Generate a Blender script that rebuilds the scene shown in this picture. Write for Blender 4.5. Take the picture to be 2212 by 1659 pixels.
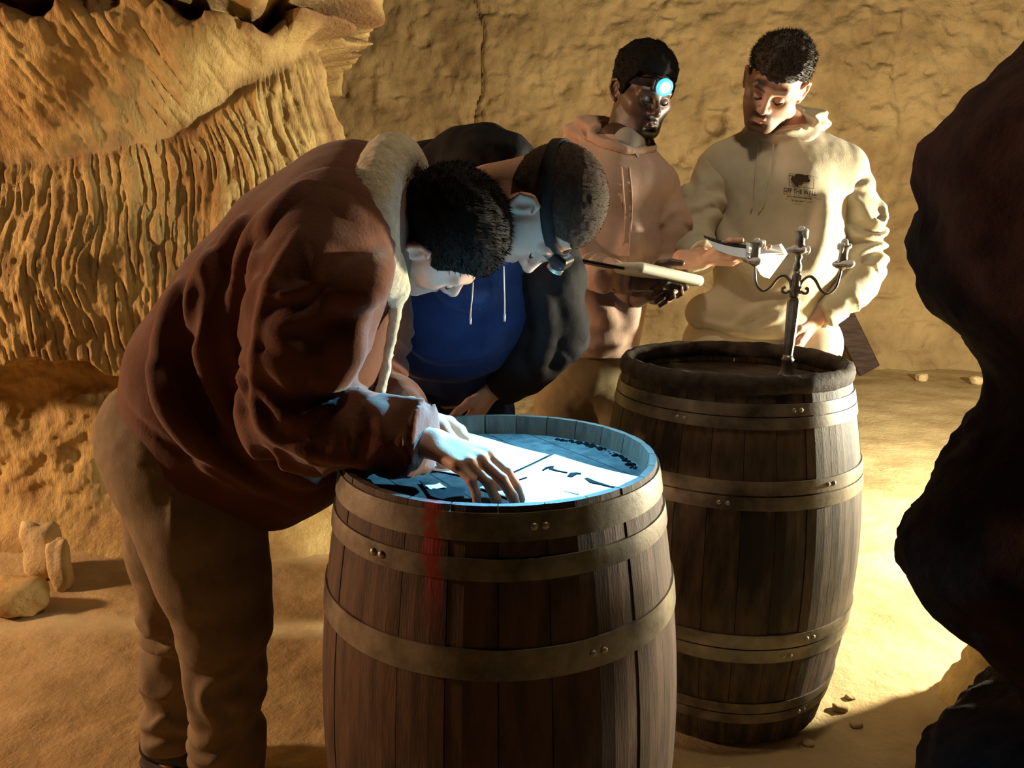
import bpy, bmesh, math, random
import numpy as np
from mathutils import Vector, Matrix

for _o in list(bpy.data.objects):
    bpy.data.objects.remove(_o)
SC = bpy.context.scene
COL = SC.collection
random.seed(7)
RNG = np.random.default_rng(7)

# ------------------------------------------------------------------ camera
CAM_H, PITCH, FPX = 1.30, 0.201, 1650.0
cam_d = bpy.data.cameras.new('camera'); cam = bpy.data.objects.new('camera', cam_d); COL.objects.link(cam)
cam.location = (0, 0, CAM_H); cam.rotation_euler = (math.pi/2 - PITCH, 0, 0)
cam_d.sensor_width = 36.0; cam_d.lens = 36.0*FPX/2212.0; cam_d.clip_start = 0.02
SC.camera = cam

# ------------------------------------------------------------------ world, lamps, exposure
SC.view_settings.view_transform = 'Standard'; SC.view_settings.look = 'None'
SC.view_settings.gamma = 1.0; SC.view_settings.use_curve_mapping = False
SC.view_settings.exposure = 0.0
W = bpy.data.worlds.new('cave_dark'); SC.world = W; W.use_nodes = True
W.node_tree.nodes['Background'].inputs[0].default_value = (1.0, 0.62, 0.36, 1)
W.node_tree.nodes['Background'].inputs[1].default_value = 0.001
SC.cycles.max_bounces = 6; SC.cycles.diffuse_bounces = 4; SC.cycles.sample_clamp_indirect = 20.0

def lamp(name, kind, loc, col, energy, size=.1, target=None, cone=None, blend=.5):
    l = bpy.data.lights.new(name, kind); o = bpy.data.objects.new(name, l); COL.objects.link(o)
    o.location = loc; l.color = col; l.energy = energy
    if kind in ('POINT', 'SPOT'): l.shadow_soft_size = size
    if kind == 'AREA': l.size = size
    if cone: l.spot_size = math.radians(cone); l.spot_blend = blend
    if target is not None:
        o.rotation_euler = (Vector(target)-Vector(loc)).to_track_quat('-Z', 'Y').to_euler()
    return o
# floor lamp standing out of frame to the right, behind the rock pillar
lamp('floor_lamp_light_right', 'POINT', (2.70, 2.44, .98), (1.0, .92, .68), 960, .07)
# amber lamp out of frame to the left
lamp('floor_lamp_light_left', 'POINT', (-4.0, 1.72, 1.6), (1.0, .62, .37), 470, .12)
# added overhead fill to brighten the standing men's chests, no real fixture
lamp('overhead_fill_light', 'POINT', (.72, 1.40, 3.2), (1.0, .80, .55), 54, .08)
# lamp washing the far wall from the right
lamp('wall_lamp_light_far', 'POINT', (4.6, 4.6, 1.35), (1.0, .72, .36), 70, .12)

# ------------------------------------------------------------------ pixel helper: a ray of the camera cut at forward distance d (metres)
CP, SP = math.cos(PITCH), math.sin(PITCH)
def P(px, py, d):
    u = (px-1106)/FPX; v = (829.5-py)/FPX
    y = CP + v*SP; z = -SP + v*CP
    return np.array([u*d/y, d, CAM_H + z*d/y])
def raydir(px, py):
    px = np.asarray(px, float); py = np.asarray(py, float)
    u = (px-1106)/FPX; v = (829.5-py)/FPX
    r = np.stack([u, CP+v*SP, -SP+v*CP], -1)
    return r/np.linalg.norm(r, axis=-1, keepdims=True)
def V3(*a): return np.array(a, float)
def nrm(v): v = np.asarray(v, float); return v/np.linalg.norm(v)

# ------------------------------------------------------------------ noise
def _hash(ix, iy, iz, seed):
    h = (ix*374761393 + iy*668265263 + iz*2147483647 + seed*144665) & 0xffffffff
    h = ((h ^ (h >> 13))*1274126177) & 0xffffffff
    h = ((h ^ (h >> 16))*2246822519) & 0xffffffff
    return ((h ^ (h >> 15)) & 0xffff)/65535.0
def vnoise(p, seed=0):
    p = np.asarray(p, float); i = np.floor(p).astype(np.int64); f = p-i; f = f*f*(3-2*f)
    x, y, z = i[:, 0], i[:, 1], i[:, 2]; fx, fy, fz = f[:, 0], f[:, 1], f[:, 2]
    r = 0
    for dx in (0, 1):
        wx = fx if dx else 1-fx
        for dy in (0, 1):
            wy = fy if dy else 1-fy
            for dz in (0, 1):
                wz = fz if dz else 1-fz
                r = r + wx*wy*wz*_hash(x+dx, y+dy, z+dz, seed)
    return r*2-1
def fbm(p, sc, oc=3, seed=0):
    p = np.asarray(p, float)*sc; r = 0; a = 1.0
    for k in range(oc):
        r = r + a*vnoise(p, seed+k*17); p = p*2.03; a *= .5
    return r

# ------------------------------------------------------------------ implicit solid modelling: smooth unions turned into a mesh by surface nets
class Field:
    def __init__(s, lo, hi, h):
        lo = np.asarray(lo, float); hi = np.asarray(hi, float)
        n = np.ceil((hi-lo)/h).astype(int)+1
        s.lo, s.h, s.n = lo, h, n
        s.ax = [(lo[i]+h*np.arange(n[i])).astype(np.float32) for i in range(3)]
        s.d = np.full(n, 1.0, np.float32)
    @classmethod
    def around(c, pts, pad, h):
        pts = np.array(pts, float)
        return c(pts.min(0)-pad, pts.max(0)+pad, h)
    def _g(s, lo, hi):
        sl = []; g = []
        for i in range(3):
            a = max(0, int((lo[i]-s.lo[i])/s.h)); b = min(s.n[i], int((hi[i]-s.lo[i])/s.h)+2)
            if b <= a: return None, None
            sl.append(slice(a, b)); sh = [1, 1, 1]; sh[i] = -1
            g.append(s.ax[i][a:b].reshape(sh))
        return tuple(sl), g
    def _put(s, sl, b, k, op):
        a = s.d[sl]
        if op == 'u':
            if k > 0:
                h = np.maximum(k-np.abs(a-b), 0)/k; r = np.minimum(a, b)-h*h*k*.25
            else: r = np.minimum(a, b)
        elif op == 's':
            b = -b
            if k > 0:
                h = np.maximum(k-np.abs(a-b), 0)/k; r = np.maximum(a, b)+h*h*k*.25
            else: r = np.maximum(a, b)
        s.d[sl] = r
    def cone(s, a, b, ra, rb, k=.02, op='u', flat=None):
        """round cone a->b; flat=(direction, factor) squashes it along a direction"""
        a = np.asarray(a, float); b = np.asarray(b, float)
        m = max(ra, rb)*(max(1, flat[1]) if flat else 1)+k+2*s.h
        sl, g = s._g(np.minimum(a, b)-m, np.maximum(a, b)+m)
        if sl is None: return
        q = [g[i]-np.float32(a[i]) for i in range(3)]; ba = b-a
        fs = 1.0
        if flat:
            dv = nrm(flat[0]); f = flat[1]; w = q[0]*dv[0]+q[1]*dv[1]+q[2]*dv[2]
            q = [q[i]+w*np.float32(dv[i]*(1/f-1)) for i in range(3)]
            wb = ba@dv; ba = ba+dv*wb*(1/f-1); fs = min(1.0, f)
        L = max(ba@ba, 1e-12)
        t = np.clip((q[0]*ba[0]+q[1]*ba[1]+q[2]*ba[2])/L, 0, 1)
        d = np.sqrt((q[0]-t*ba[0])**2+(q[1]-t*ba[1])**2+(q[2]-t*ba[2])**2)-(ra+(rb-ra)*t)
        s._put(sl, (d*fs).astype(np.float32), k, op)
    def chain(s, pts, rad, k=.02, op='u', flat=None):
        if np.isscalar(rad): rad = [rad]*len(pts)
        for i in range(len(pts)-1): s.cone(pts[i], pts[i+1], rad[i], rad[i+1], k, op, flat)
    def tube(s, pts, rad, k=.02, fold=None, flat=None):
        """polyline tube whose radius may be modulated by fold(arc, angle, pts) -> metres"""
        pts = [np.asarray(p, float) for p in pts]
        P0 = np.array(pts); m = max(rad)*1.35+k+2*s.h
        sl, g = s._g(P0.min(0)-m, P0.max(0)+m)
        if sl is None: return
        X, Y, Z = np.broadcast_arrays(*g)
        best = None; acc = 0.
        for i in range(len(pts)-1):
            a = pts[i]; ba = pts[i+1]-a; L2 = ba@ba; L = math.sqrt(L2)
            t = np.clip(((X-a[0])*ba[0]+(Y-a[1])*ba[1]+(Z-a[2])*ba[2])/L2, 0, 1)
            d = np.sqrt((X-a[0]-t*ba[0])**2+(Y-a[1]-t*ba[1])**2+(Z-a[2]-t*ba[2])**2)-(rad[i]+(rad[i+1]-rad[i])*t)
            arc = acc+t*L; acc += L
            if best is None: best, S = d, arc
            else:
                kk = .03; h = np.maximum(kk-np.abs(best-d), 0)/kk
                S = np.where(d < best, arc, S); best = np.minimum(best, d)-h*h*kk*.25
        if fold is not None:
            near = np.nonzero(np.abs(best) < .05)
            p = np.stack([X[near], Y[near], Z[near]], -1)
            best = best.copy(); best[near] -= fold(S[near], p)
        s._put(sl, best.astype(np.float32), k, 'u')
    def ell(s, c, r, R=None, k=.02, op='u'):
        c = np.asarray(c, float); r = np.asarray(r, float)
        m = r.max()+k+2*s.h
        sl, g = s._g(c-m, c+m)
        if sl is None: return
        q = [g[i]-np.float32(c[i]) for i in range(3)]
        if R is not None:
            q = [q[0]*R[0, j]+q[1]*R[1, j]+q[2]*R[2, j] for j in range(3)]
        k0 = np.sqrt((q[0]/r[0])**2+(q[1]/r[1])**2+(q[2]/r[2])**2)
        k1 = np.sqrt((q[0]/r[0]**2)**2+(q[1]/r[1]**2)**2+(q[2]/r[2]**2)**2)+1e-6
        s._put(sl, (k0*(k0-1)/k1).astype(np.float32), k, op)
    def box(s, c, hf, R, rd=.01, k=.01, op='u'):
        c = np.asarray(c, float); m = np.linalg.norm(hf)+k+2*s.h
        sl, g = s._g(c-m, c+m)
        if sl is None: return
        q = [g[i]-np.float32(c[i]) for i in range(3)]
        q = [np.abs(q[0]*R[0, j]+q[1]*R[1, j]+q[2]*R[2, j])-(hf[j]-rd) for j in range(3)]
        d = np.sqrt(sum(np.maximum(x, 0)**2 for x in q))+np.minimum(np.maximum(np.maximum(q[0], q[1]), q[2]), 0)-rd
        s._put(sl, d.astype(np.float32), k, op)
    def cut(s, pt, n, k=.01):
        """remove everything on the side n points to"""
        n = nrm(n); g = [s.ax[i].reshape([-1 if j == i else 1 for j in range(3)]) for i in range(3)]
        b = ((g[0]-pt[0])*n[0]+(g[1]-pt[1])*n[1]+(g[2]-pt[2])*n[2]).astype(np.float32)
        h = np.maximum(k-np.abs(s.d-b), 0)/k
        s.d = (np.maximum(s.d, b)+h*h*k*.25).astype(np.float32)
    def disp(s, fn, band=.03):
        ix = np.nonzero(np.abs(s.d) < band)
        p = np.stack([s.ax[i][ix[i]] for i in range(3)], -1)
        s.d[ix] -= fn(p).astype(np.float32)
    def sample(s, p):
        q = (p-s.lo)/s.h; i = np.floor(q).astype(int); i = np.clip(i, 0, s.n-2); f = np.clip(q-i, 0, 1)
        r = 0
        for dx in (0, 1):
            for dy in (0, 1):
                for dz in (0, 1):
                    w = (f[..., 0] if dx else 1-f[..., 0])*(f[..., 1] if dy else 1-f[..., 1])*(f[..., 2] if dz else 1-f[..., 2])
                    r = r+w*s.d[i[..., 0]+dx, i[..., 1]+dy, i[..., 2]+dz]
        out = ((q < 0) | (q > s.n-1)).any(-1)
        return np.where(out, 1.0, r)
    def grad(s, p):
        e = s.h*1.5; g = np.stack([s.sample(p+np.eye(3)[i]*e)-s.sample(p-np.eye(3)[i]*e) for i in range(3)], -1)
        return g/(np.linalg.norm(g, axis=-1, keepdims=True)+1e-9)
    def surf(s, px, py):
        """where the photograph's sight line through a pixel meets the solid (for placing seams and prints)"""
        D = raydir(np.atleast_1d(px), np.atleast_1d(py)); o = V3(0, 0, CAM_H)
        c = s.lo+s.h*s.n/2; R = np.linalg.norm(s.h*s.n)/2; t0 = np.linalg.norm(c-o)-R
        T = np.full(len(D), np.nan)
        for t in np.arange(max(t0, .05), t0+2*R, s.h*.6):
            v = s.sample(o+D*t); hit = np.isnan(T) & (v < 0)
            T[hit] = t-s.h*.3
        bad = np.isnan(T)
        if bad.all(): T[:] = np.linalg.norm(c-o)
        elif bad.any(): T[bad] = np.interp(np.nonzero(bad)[0], np.nonzero(~bad)[0], T[~bad])
        return o+D*T[:, None]
    def ridge(s, pts, r=.012, k=.03, sink=.4, op='u'):
        """soft fold (or groove, op='s') along a line drawn on the visible surface"""
        pts = np.array(pts, float); n = max(6, int(np.abs(np.diff(pts, axis=0)).sum()/18))
        t = np.linspace(0, len(pts)-1, n)
        q = np.stack([np.interp(t, np.arange(len(pts)), pts[:, i]) for i in range(2)], -1)
        # round the corners
        for _ in range(3): q[1:-1] = .25*q[:-2]+.5*q[1:-1]+.25*q[2:]
        w = s.surf(q[:, 0], q[:, 1])
        for _ in range(2): w[1:-1] = .25*w[:-2]+.5*w[1:-1]+.25*w[2:]
        g = s.grad(w); c = w-g*(r*sink if op == 'u' else -r*sink)
        f = np.linspace(0, 1, n); rr = r*np.sqrt(np.clip(4*f*(1-f), .12, 1))
        s.chain(c, rr, k, op)
    def mesh(s, smooth=1):
        d = s.d; ins = d < 0
        b = ins.view(np.uint8); c = b[:-1, :-1, :-1].astype(np.uint8)
        for (i, j, k) in ((1, 0, 0), (0, 1, 0), (0, 0, 1), (1, 1, 0), (1, 0, 1), (0, 1, 1), (1, 1, 1)):
            c = c+b[i:b.shape[0]-1+i, j:b.shape[1]-1+j, k:b.shape[2]-1+k]
        act = np.nonzero((c > 0) & (c < 8)); N = len(act[0])
        idx = np.full(c.shape, -1, np.int32); idx[act] = np.arange(N)
        A = np.stack(act, -1)
        co = [(i, j, k) for i in (0, 1) for j in (0, 1) for k in (0, 1)]
        val = {q: d[act[0]+q[0], act[1]+q[1], act[2]+q[2]] for q in co}
        acc = np.zeros((N, 3)); cnt = np.zeros(N)
        for q in co:
            for ax in range(3):
                if q[ax]: continue
                q2 = list(q); q2[ax] = 1; q2 = tuple(q2)
                a, bb = val[q], val[q2]; m = (a < 0) != (bb < 0)
                t = np.where(m, a/np.where(m, a-bb, 1), 0)
                p = np.array(q, float)[None, :].repeat(N, 0); p[:, ax] = t
                acc += p*m[:, None]; cnt += m
        v = s.lo+(A+acc/cnt[:, None])*s.h
        F = []
        for ax in range(3):
            a = [slice(None)]*3; bq = [slice(None)]*3; a[ax] = slice(0, -1); bq[ax] = slice(1, None)
            i0, i1 = ins[tuple(a)], ins[tuple(bq)]
            e = np.nonzero(i0 != i1); flip = i0[e]
            o1, o2 = [(1, 2), (2, 0), (0, 1)][ax]
            ok = (e[o1] > 0) & (e[o2] > 0) & (e[o1] < c.shape[o1]) & (e[o2] < c.shape[o2])
            e = [q[ok] for q in e]; flip = flip[ok]
            def cell(da, db):
                q = [e[0].copy(), e[1].copy(), e[2].copy()]; q[o1] -= da; q[o2] -= db
                return idx[q[0], q[1], q[2]]
            f = np.stack([cell(1, 1), cell(0, 1), cell(0, 0), cell(1, 0)], -1)
            f[~flip] = f[~flip][:, ::-1]
            F.append(f)
        F = np.concatenate(F); F = F[(F >= 0).all(1)]
        for _ in range(smooth):
            acc = np.zeros_like(v); cnt = np.zeros(len(v))
            for i in range(4):
                np.add.at(acc, F[:, i], v[F[:, (i+1) % 4]]+v[F[:, i-1]]); np.add.at(cnt, F[:, i], 2)
            m = cnt > 0; v[m] = .45*v[m]+.55*acc[m]/cnt[m][:, None]
        return v, F

def join(*ms):
    vs, fs, n = [], [], 0
    for v, f in ms:
        vs.append(v); fs.append(np.asarray(f)+n); n += len(v)
    return np.concatenate(vs), np.concatenate(fs)

# ------------------------------------------------------------------ objects
OFF = {}
def link(o, parent=None, off=None):
    COL.objects.link(o)
    if parent is not None: o.parent = parent
    OFF[o.name] = np.zeros(3) if off is None else np.asarray(off, float)
    return o
def woff(o):
    r = np.zeros(3)
    while o is not None: r = r+OFF[o.name]; o = o.parent
    return r
def mesh_obj(name, v, f, m, parent=None, smooth=True, attr=None):
    """v in world metres, f quads/tris array or list"""
    me = bpy.data.meshes.new(name); v = np.asarray(v, float)
    if parent is not None: v = v-woff(parent)
    if isinstance(f, np.ndarray):
        nf, w = f.shape
        me.vertices.add(len(v)); me.vertices.foreach_set('co', v.astype(np.float32).ravel())
        me.loops.add(nf*w); me.loops.foreach_set('vertex_index', f.astype(np.int32).ravel())
        me.polygons.add(nf); me.polygons.foreach_set('loop_start', np.arange(0, nf*w, w, dtype=np.int32))
        me.update(calc_edges=True)
    else:
        me.from_pydata([tuple(p) for p in v], [], [tuple(q) for q in f])
    me.validate()
    if attr is not None:
        a = me.color_attributes.new('tint', 'FLOAT_COLOR', 'POINT')
        a.data.foreach_set('color', np.asarray(attr, np.float32).ravel())
    me.polygons.foreach_set('use_smooth', [smooth]*len(me.polygons))
    if m is not None: me.materials.append(m)
    return link(bpy.data.objects.new(name, me), parent)
def empty(name, loc):
    o = bpy.data.objects.new(name, None); o.location = tuple(loc); o.empty_display_size = .1
    return link(o, None, loc)
def tag(o, label, cat, group=None):
    o['label'] = label; o['category'] = cat
    if group: o['group'] = group
    return o
def struct(o): o['kind'] = 'structure'; return o

def tube_mesh(pts, rad, n=10, caps=True):
    pts = [np.asarray(p, float) for p in pts]
    if np.isscalar(rad): rad = [rad]*len(pts)
    v = []; f = []; up = None
    for i, p in enumerate(pts):
        t = nrm(pts[min(i+1, len(pts)-1)]-pts[max(i-1, 0)])
        if up is None: up = nrm(np.cross(t, [.31, .77, .55]))
        a = nrm(up-t*(up@t)); up = a; b = np.cross(t, a)
        for k in range(n):
            th = 2*math.pi*k/n; v.append(p+(a*math.cos(th)+b*math.sin(th))*rad[i])
    for i in range(len(pts)-1):
        for k in range(n):
            f.append((i*n+k, i*n+(k+1) % n, (i+1)*n+(k+1) % n, (i+1)*n+k))
    if caps: f.append(tuple(range(n))[::-1]); f.append(tuple(len(v)-n+k for k in range(n)))
    return np.array(v), f
def lathe_mesh(c, prof, n=32, ax=(0, 0, 1), cap=True):
    """prof: (height, radius) list along axis ax from point c"""
    ax = nrm(ax); a = nrm(np.cross(ax, [.3, .9, .1])); b = np.cross(ax, a); v = []; f = []
    for (z, r) in prof:
        for k in range(n):
            th = 2*math.pi*k/n; v.append(np.asarray(c)+ax*z+(a*math.cos(th)+b*math.sin(th))*r)
    for i in range(len(prof)-1):
        for k in range(n): f.append((i*n+k, i*n+(k+1) % n, (i+1)*n+(k+1) % n, (i+1)*n+k))
    if cap: f.append(tuple(range(n))[::-1]); f.append(tuple((len(prof)-1)*n+k for k in range(n)))
    return np.array(v), f
def joinp(*ms):
    vs, fs, n = [], [], 0
    for v, f in ms:
        vs.append(np.asarray(v)); fs += [tuple(int(i)+n for i in q) for q in f]; n += len(v)
    return np.concatenate(vs), fs
def catmull(pts, n=8):
    p = np.array(pts, float); p = np.vstack([2*p[0]-p[1], p, 2*p[-1]-p[-2]]); out = []
    for i in range(1, len(p)-2):
        for t in np.linspace(0, 1, n, endpoint=False):
            out.append(.5*((2*p[i])+(-p[i-1]+p[i+1])*t+(2*p[i-1]-5*p[i]+4*p[i+1]-p[i+2])*t*t+(-p[i-1]+3*p[i]-3*p[i+1]+p[i+2])*t**3))
    out.append(p[-2]); return np.array(out)

# ------------------------------------------------------------------ materials
def mat(name, c1, c2=None, scale=8., rough=.8, bump=0., bscale=40., stretch=(1, 1, 1), metal=0., detail=6., c3=None, c3pos=None,
        sheen=0., spec=.3, tint=None, bstretch=None, sss=0., extra=None):
    m = bpy.data.materials.new(name); m.use_nodes = True; nt = m.node_tree; N = nt.nodes; L = nt.links
    bs = N['Principled BSDF']; bs.inputs['Roughness'].default_value = rough; bs.inputs['Metallic'].default_value = metal
    bs.inputs['Specular IOR Level'].default_value = spec
    if sheen: bs.inputs['Sheen Weight'].default_value = sheen; bs.inputs['Sheen Roughness'].default_value = .4
    if sss:
        bs.inputs['Subsurface Weight'].default_value = sss; bs.inputs['Subsurface Radius'].default_value = (.012, .005, .003)
        bs.inputs['Subsurface Scale'].default_value = 1.0
    c = lambda q: tuple(q)+(1,)
    tc = N.new('ShaderNodeTexCoord'); mp = N.new('ShaderNodeMapping'); mp.inputs['Scale'].default_value = stretch
    L.new(tc.outputs['Object'], mp.inputs[0])
    out = None
    if c2 is not None:
        nz = N.new('ShaderNodeTexNoise'); nz.inputs['Scale'].default_value = scale; nz.inputs['Detail'].default_value = detail
        nz.inputs['Roughness'].default_value = .6; L.new(mp.outputs[0], nz.inputs['Vector'])
        cr = N.new('ShaderNodeValToRGB'); cr.color_ramp.elements[0].position = .34; cr.color_ramp.elements[1].position = .68
        cr.color_ramp.elements[0].color = c(c1); cr.color_ramp.elements[1].color = c(c2)
        if c3 is not None:
            e = cr.color_ramp.elements.new(c3pos or .5); e.color = c(c3)
        L.new(nz.outputs[0], cr.inputs[0]); out = cr.outputs[0]
    if tint is not None:   # painted-on own colour (lips, stubble) and rock crease shade carried by a mesh attribute: rgb colour, alpha amount
        at = N.new('ShaderNodeAttribute'); at.attribute_name = 'tint'
        mx = N.new('ShaderNodeMix'); mx.data_type = 'RGBA'
        if out is None: mx.inputs['A'].default_value = c(c1)
        else: L.new(out, mx.inputs['A'])
        L.new(at.outputs['Color'], mx.inputs['B']); L.new(at.outputs['Alpha'], mx.inputs['Factor']); out = mx.outputs['Result']
    if extra is not None: out = extra(nt, tc, out)
    if out is None: bs.inputs['Base Color'].default_value = c(c1)
    else: L.new(out, bs.inputs['Base Color'])
    if bump:
        n2 = N.new('ShaderNodeTexNoise'); n2.inputs['Scale'].default_value = bscale; n2.inputs['Detail'].default_value = 8
        n2.inputs['Roughness'].default_value = .65
        m2 = N.new('ShaderNodeMapping'); m2.inputs['Scale'].default_value = bstretch or stretch
        L.new(tc.outputs['Object'], m2.inputs[0]); L.new(m2.outputs[0], n2.inputs['Vector'])
        bp = N.new('ShaderNodeBump'); bp.inputs['Strength'].default_value = 1.0; bp.inputs['Distance'].default_value = bump
        L.new(n2.outputs[0], bp.inputs['Height']); L.new(bp.outputs[0], bs.inputs['Normal'])
    return m
def emis(name, col, s):
    m = bpy.data.materials.new(name); m.use_nodes = True; b = m.node_tree.nodes['Principled BSDF']
    b.inputs['Base Color'].default_value = (0, 0, 0, 1); b.inputs['Emission Color'].default_value = tuple(col)+(1,); b.inputs['Emission Strength'].default_value = s
    return m
# ================================================================== the cave
M_rock = mat('limestone', (.33, .21, .085), (.60, .43, .19), 3.2, .95, .012, 22., c3=(.47, .32, .13), c3pos=.5, spec=.1)
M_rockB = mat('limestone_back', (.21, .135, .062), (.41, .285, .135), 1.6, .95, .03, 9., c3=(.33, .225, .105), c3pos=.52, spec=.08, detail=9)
M_floor = mat('sandy_floor', (.33, .225, .105), (.53, .40, .215), 2.2, .97, .010, 26., c3=(.44, .32, .16), c3pos=.5, spec=.08, detail=9)
M_dark = mat('pillar_rock_shaded', (.012, .006, .005), (.034, .016, .011), 14., .95, .010, 45., spec=.1)  # limestone darkened so the pillar's unlit side is in its colour
M_stone = mat('pale_stone', (.50, .36, .17), (.70, .55, .30), 9., .95, .006, 60., spec=.1)

def grid_faces(nu, nv):
    i = np.arange(nu-1)[:, None]; j = np.arange(nv-1)[None, :]
    a = i*nv+j
    return np.stack([a, a+nv, a+nv+1, a+1], -1).reshape(-1, 4)

# floor: trampled sand, heaped a little against the rock on the left
def floor_z(x, y):
    p = np.stack([x, y, 0*x], -1)
    z = .012*fbm(p, 2.2, 3, 3)+.006*fbm(p, 9., 3, 5)+.0025*fbm(p, 40., 2, 8)
    near = np.exp(-(((x+.02)/.5)**2+((y-1.25)/.5)**2)**2)+np.exp(-(((x-.6)/.5)**2+((y-2.02)/.5)**2)**2)
    z = z*(1-.7*np.clip(near, 0, 1))
    z += .10*np.clip((-x-.55-.35*(3.0-y))/1.2, 0, 1)*np.exp(-((y-3.0)/.55)**2)
    return z-.012
def axis(a, b, n, c, w):
    t = np.linspace(0, 1, n*4); x = a+(b-a)*t; dens = 1/(.25+np.exp(-((x-c)/w)**2)); cum = np.cumsum(1/dens); cum = (cum-cum[0])/(cum[-1]-cum[0])
    return np.interp(np.linspace(0, 1, n), cum, x)
gx = axis(-6.4, 6.2, 340, .2, 2.); gy = axis(-3.2, 7.6, 380, 2., 1.6)
X, Y = np.meshgrid(gx, gy, indexing='ij'); Z = floor_z(X.ravel(), Y.ravel())
floor = struct(mesh_obj('floor', np.stack([X.ravel(), Y.ravel(), Z], -1), grid_faces(len(gx), len(gy)), M_floor))

# back wall, hewn and pitted, with a tall crack
gx = np.linspace(-2.6, 6.2, 420); gz = np.linspace(-.15, 3.7, 210)
X, Z = np.meshgrid(gx, gz, indexing='ij'); x, z = X.ravel(), Z.ravel()
p = np.stack([x, 0*x, z], -1)
rel = .10*fbm(p, .7, 2, 1)+.028*fbm(p*[1, 1, 1.5], 2.6, 4, 11)+.016*fbm(p*[1.4, 1, 1], 9, 3, 21)
pit = np.clip(fbm(p*[1, 1, 1.8], 6.5, 3, 31)-.38, 0, 1); rel -= .06*pit
xc = P(1035, 150, 7.2)[0]+.03*np.sin(z*5)+.02*np.sin(z*13); rel -= .07*np.exp(-((x-xc)/.014)**2)*(z > .9)
xc2 = P(1950, 150, 7.2)[0]+.06*np.sin(z*4); rel -= .05*np.exp(-((x-xc2)/.07)**2)*(z > 1.2)
_h = P(1545, 268, 7.2); rel -= .13*np.exp(-(((x-_h[0])/.085)**2+((z-_h[2])/.075)**2)**2)
yb = 7.2-rel+.18*np.clip((.25-z)/.4, 0, 1)*-1
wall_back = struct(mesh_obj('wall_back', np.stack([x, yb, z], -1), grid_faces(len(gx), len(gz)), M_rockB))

# left rock mass: fluted, chiselled limestone running in from the left and turning a corner
path = np.array([(-6.6, 1.9), (-4.6, 2.70), (-3.0, 2.86), (-1.9, 2.98), (-1.4, 3.08), (-1.05, 3.15), (-.88, 3.22), (-.80, 3.32), (-.79, 3.42), (-.86, 3.6), (-1.05, 4.2), (-1.5, 5.6), (-2.1, 7.4)])
cp = catmull(path, 24); seg = np.r_[0, np.cumsum(np.linalg.norm(np.diff(cp, axis=0), axis=1))]
dens = np.exp(-((cp[:, 0]+1.3)/.9)**2)*(cp[:, 1] < 3.6)+.15
cum = np.r_[0, np.cumsum(np.diff(seg)*.5*(dens[1:]+dens[:-1]))]
su = np.interp(np.linspace(0, cum[-1], 640), cum, seg)
wx = np.interp(su, seg, cp[:, 0]); wy = np.interp(su, seg, cp[:, 1])
tx = np.gradient(wx, su); ty = np.gradient(wy, su); nl = np.hypot(tx, ty); nx, ny = ty/nl, -tx/nl
wz = np.r_[np.linspace(-.15, 2.35, 340), np.linspace(2.40, 3.2, 12)]
S, Zg = np.meshgrid(np.arange(len(su)), wz, indexing='ij'); S = S.ravel(); z = Zg.ravel()
x0, y0, s0 = wx[S], wy[S], su[S]
xq = np.where(s0 > seg[np.argmax(cp[:, 0])]-.02, -.785, x0)
# heights of the strata, read where the face crosses them
def zat(px, py, d): return P(px, py, d)[2]
cols = [(-2.0, 0), (-1.77, 150), (-1.53, 300), (-1.32, 420), (-1.13, 520), (-.95, 620), (-.84, 700), (-.785, 770)]
cx = [c[0] for c in cols]
crease = np.interp(xq, cx, [zat(0, 335, 2.85), zat(150, 345, 2.95), zat(300, 332, 3.0), zat(420, 288, 3.05), zat(520, 225, 3.1), zat(620, 165, 3.15), zat(700, 120, 3.2), zat(770, 95, 3.25)])
ledge = np.interp(xq, cx, [zat(0, 30, 2.8), zat(150, 55, 2.9), zat(300, 45, 2.95), zat(420, 45, 3.0), zat(520, 60, 3.05), zat(620, 85, 3.1), zat(700, 80, 3.15), zat(770, 70, 3.2)])
foot = np.interp(xq, cx, [zat(0, 790, 2.75)]*2+[zat(300, 815, 2.85)]+[zat(400, 830, 2.9)]*5)
p = np.stack([s0, 0*s0, z], -1)
foot = foot+.035*fbm(p*[1, 1, 0], 9, 3, 41); crease = crease+.03*fbm(p*[1, 1, 0], 4, 3, 43); ledge = ledge+.05+.03*fbm(p*[1, 1, 0], 5, 3, 44)
sm = lambda a, b, v: (lambda t: t*t*(3-2*t))(np.clip((v-a)/(b-a), 0, 1))
D = np.zeros_like(z)
bul = sm(foot-.015, foot+.02, z)*(1-sm(foot+.25, crease+.0, z)); D += .24*bul
D += .20*sm(crease+.02, ledge+.02, z)*(1-sm(ledge+.0, ledge+.05, z))
D += .26*sm(ledge+.03, ledge+.09, z)
D += -.035*np.exp(-((z-crease)/.045)**2)
D += .30*(1-sm(-.05, .30, z))**1.6 + .05*(1-sm(foot-.30, foot-.12, z))
# chisel flutes: long on the bulge, short and slanting above
wob = s0+.05*fbm(p, 2.2, 2, 51)+.10*(z-1.0)*.35
wv = vnoise(np.stack([wob*36, 0*wob, z*4.0], -1), 61)+.7*vnoise(np.stack([wob*78, 0*wob, z*8.5], -1), 62)
fl = (1-np.abs(wv))**2
D += -.018*fl*sm(foot-.03, foot+.03, z)*(1-sm(crease-.06, crease+.02, z))
sl = s0+z*.55
wv2 = vnoise(np.stack([sl*20, 0*sl, z*7], -1), 71)
D += -.010*(1-np.abs(wv2))**3*sm(crease, crease+.06, z)
D += .016*fbm(p, 3.2, 3, 81)+.006*fbm(p, 22, 3, 82)
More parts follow.
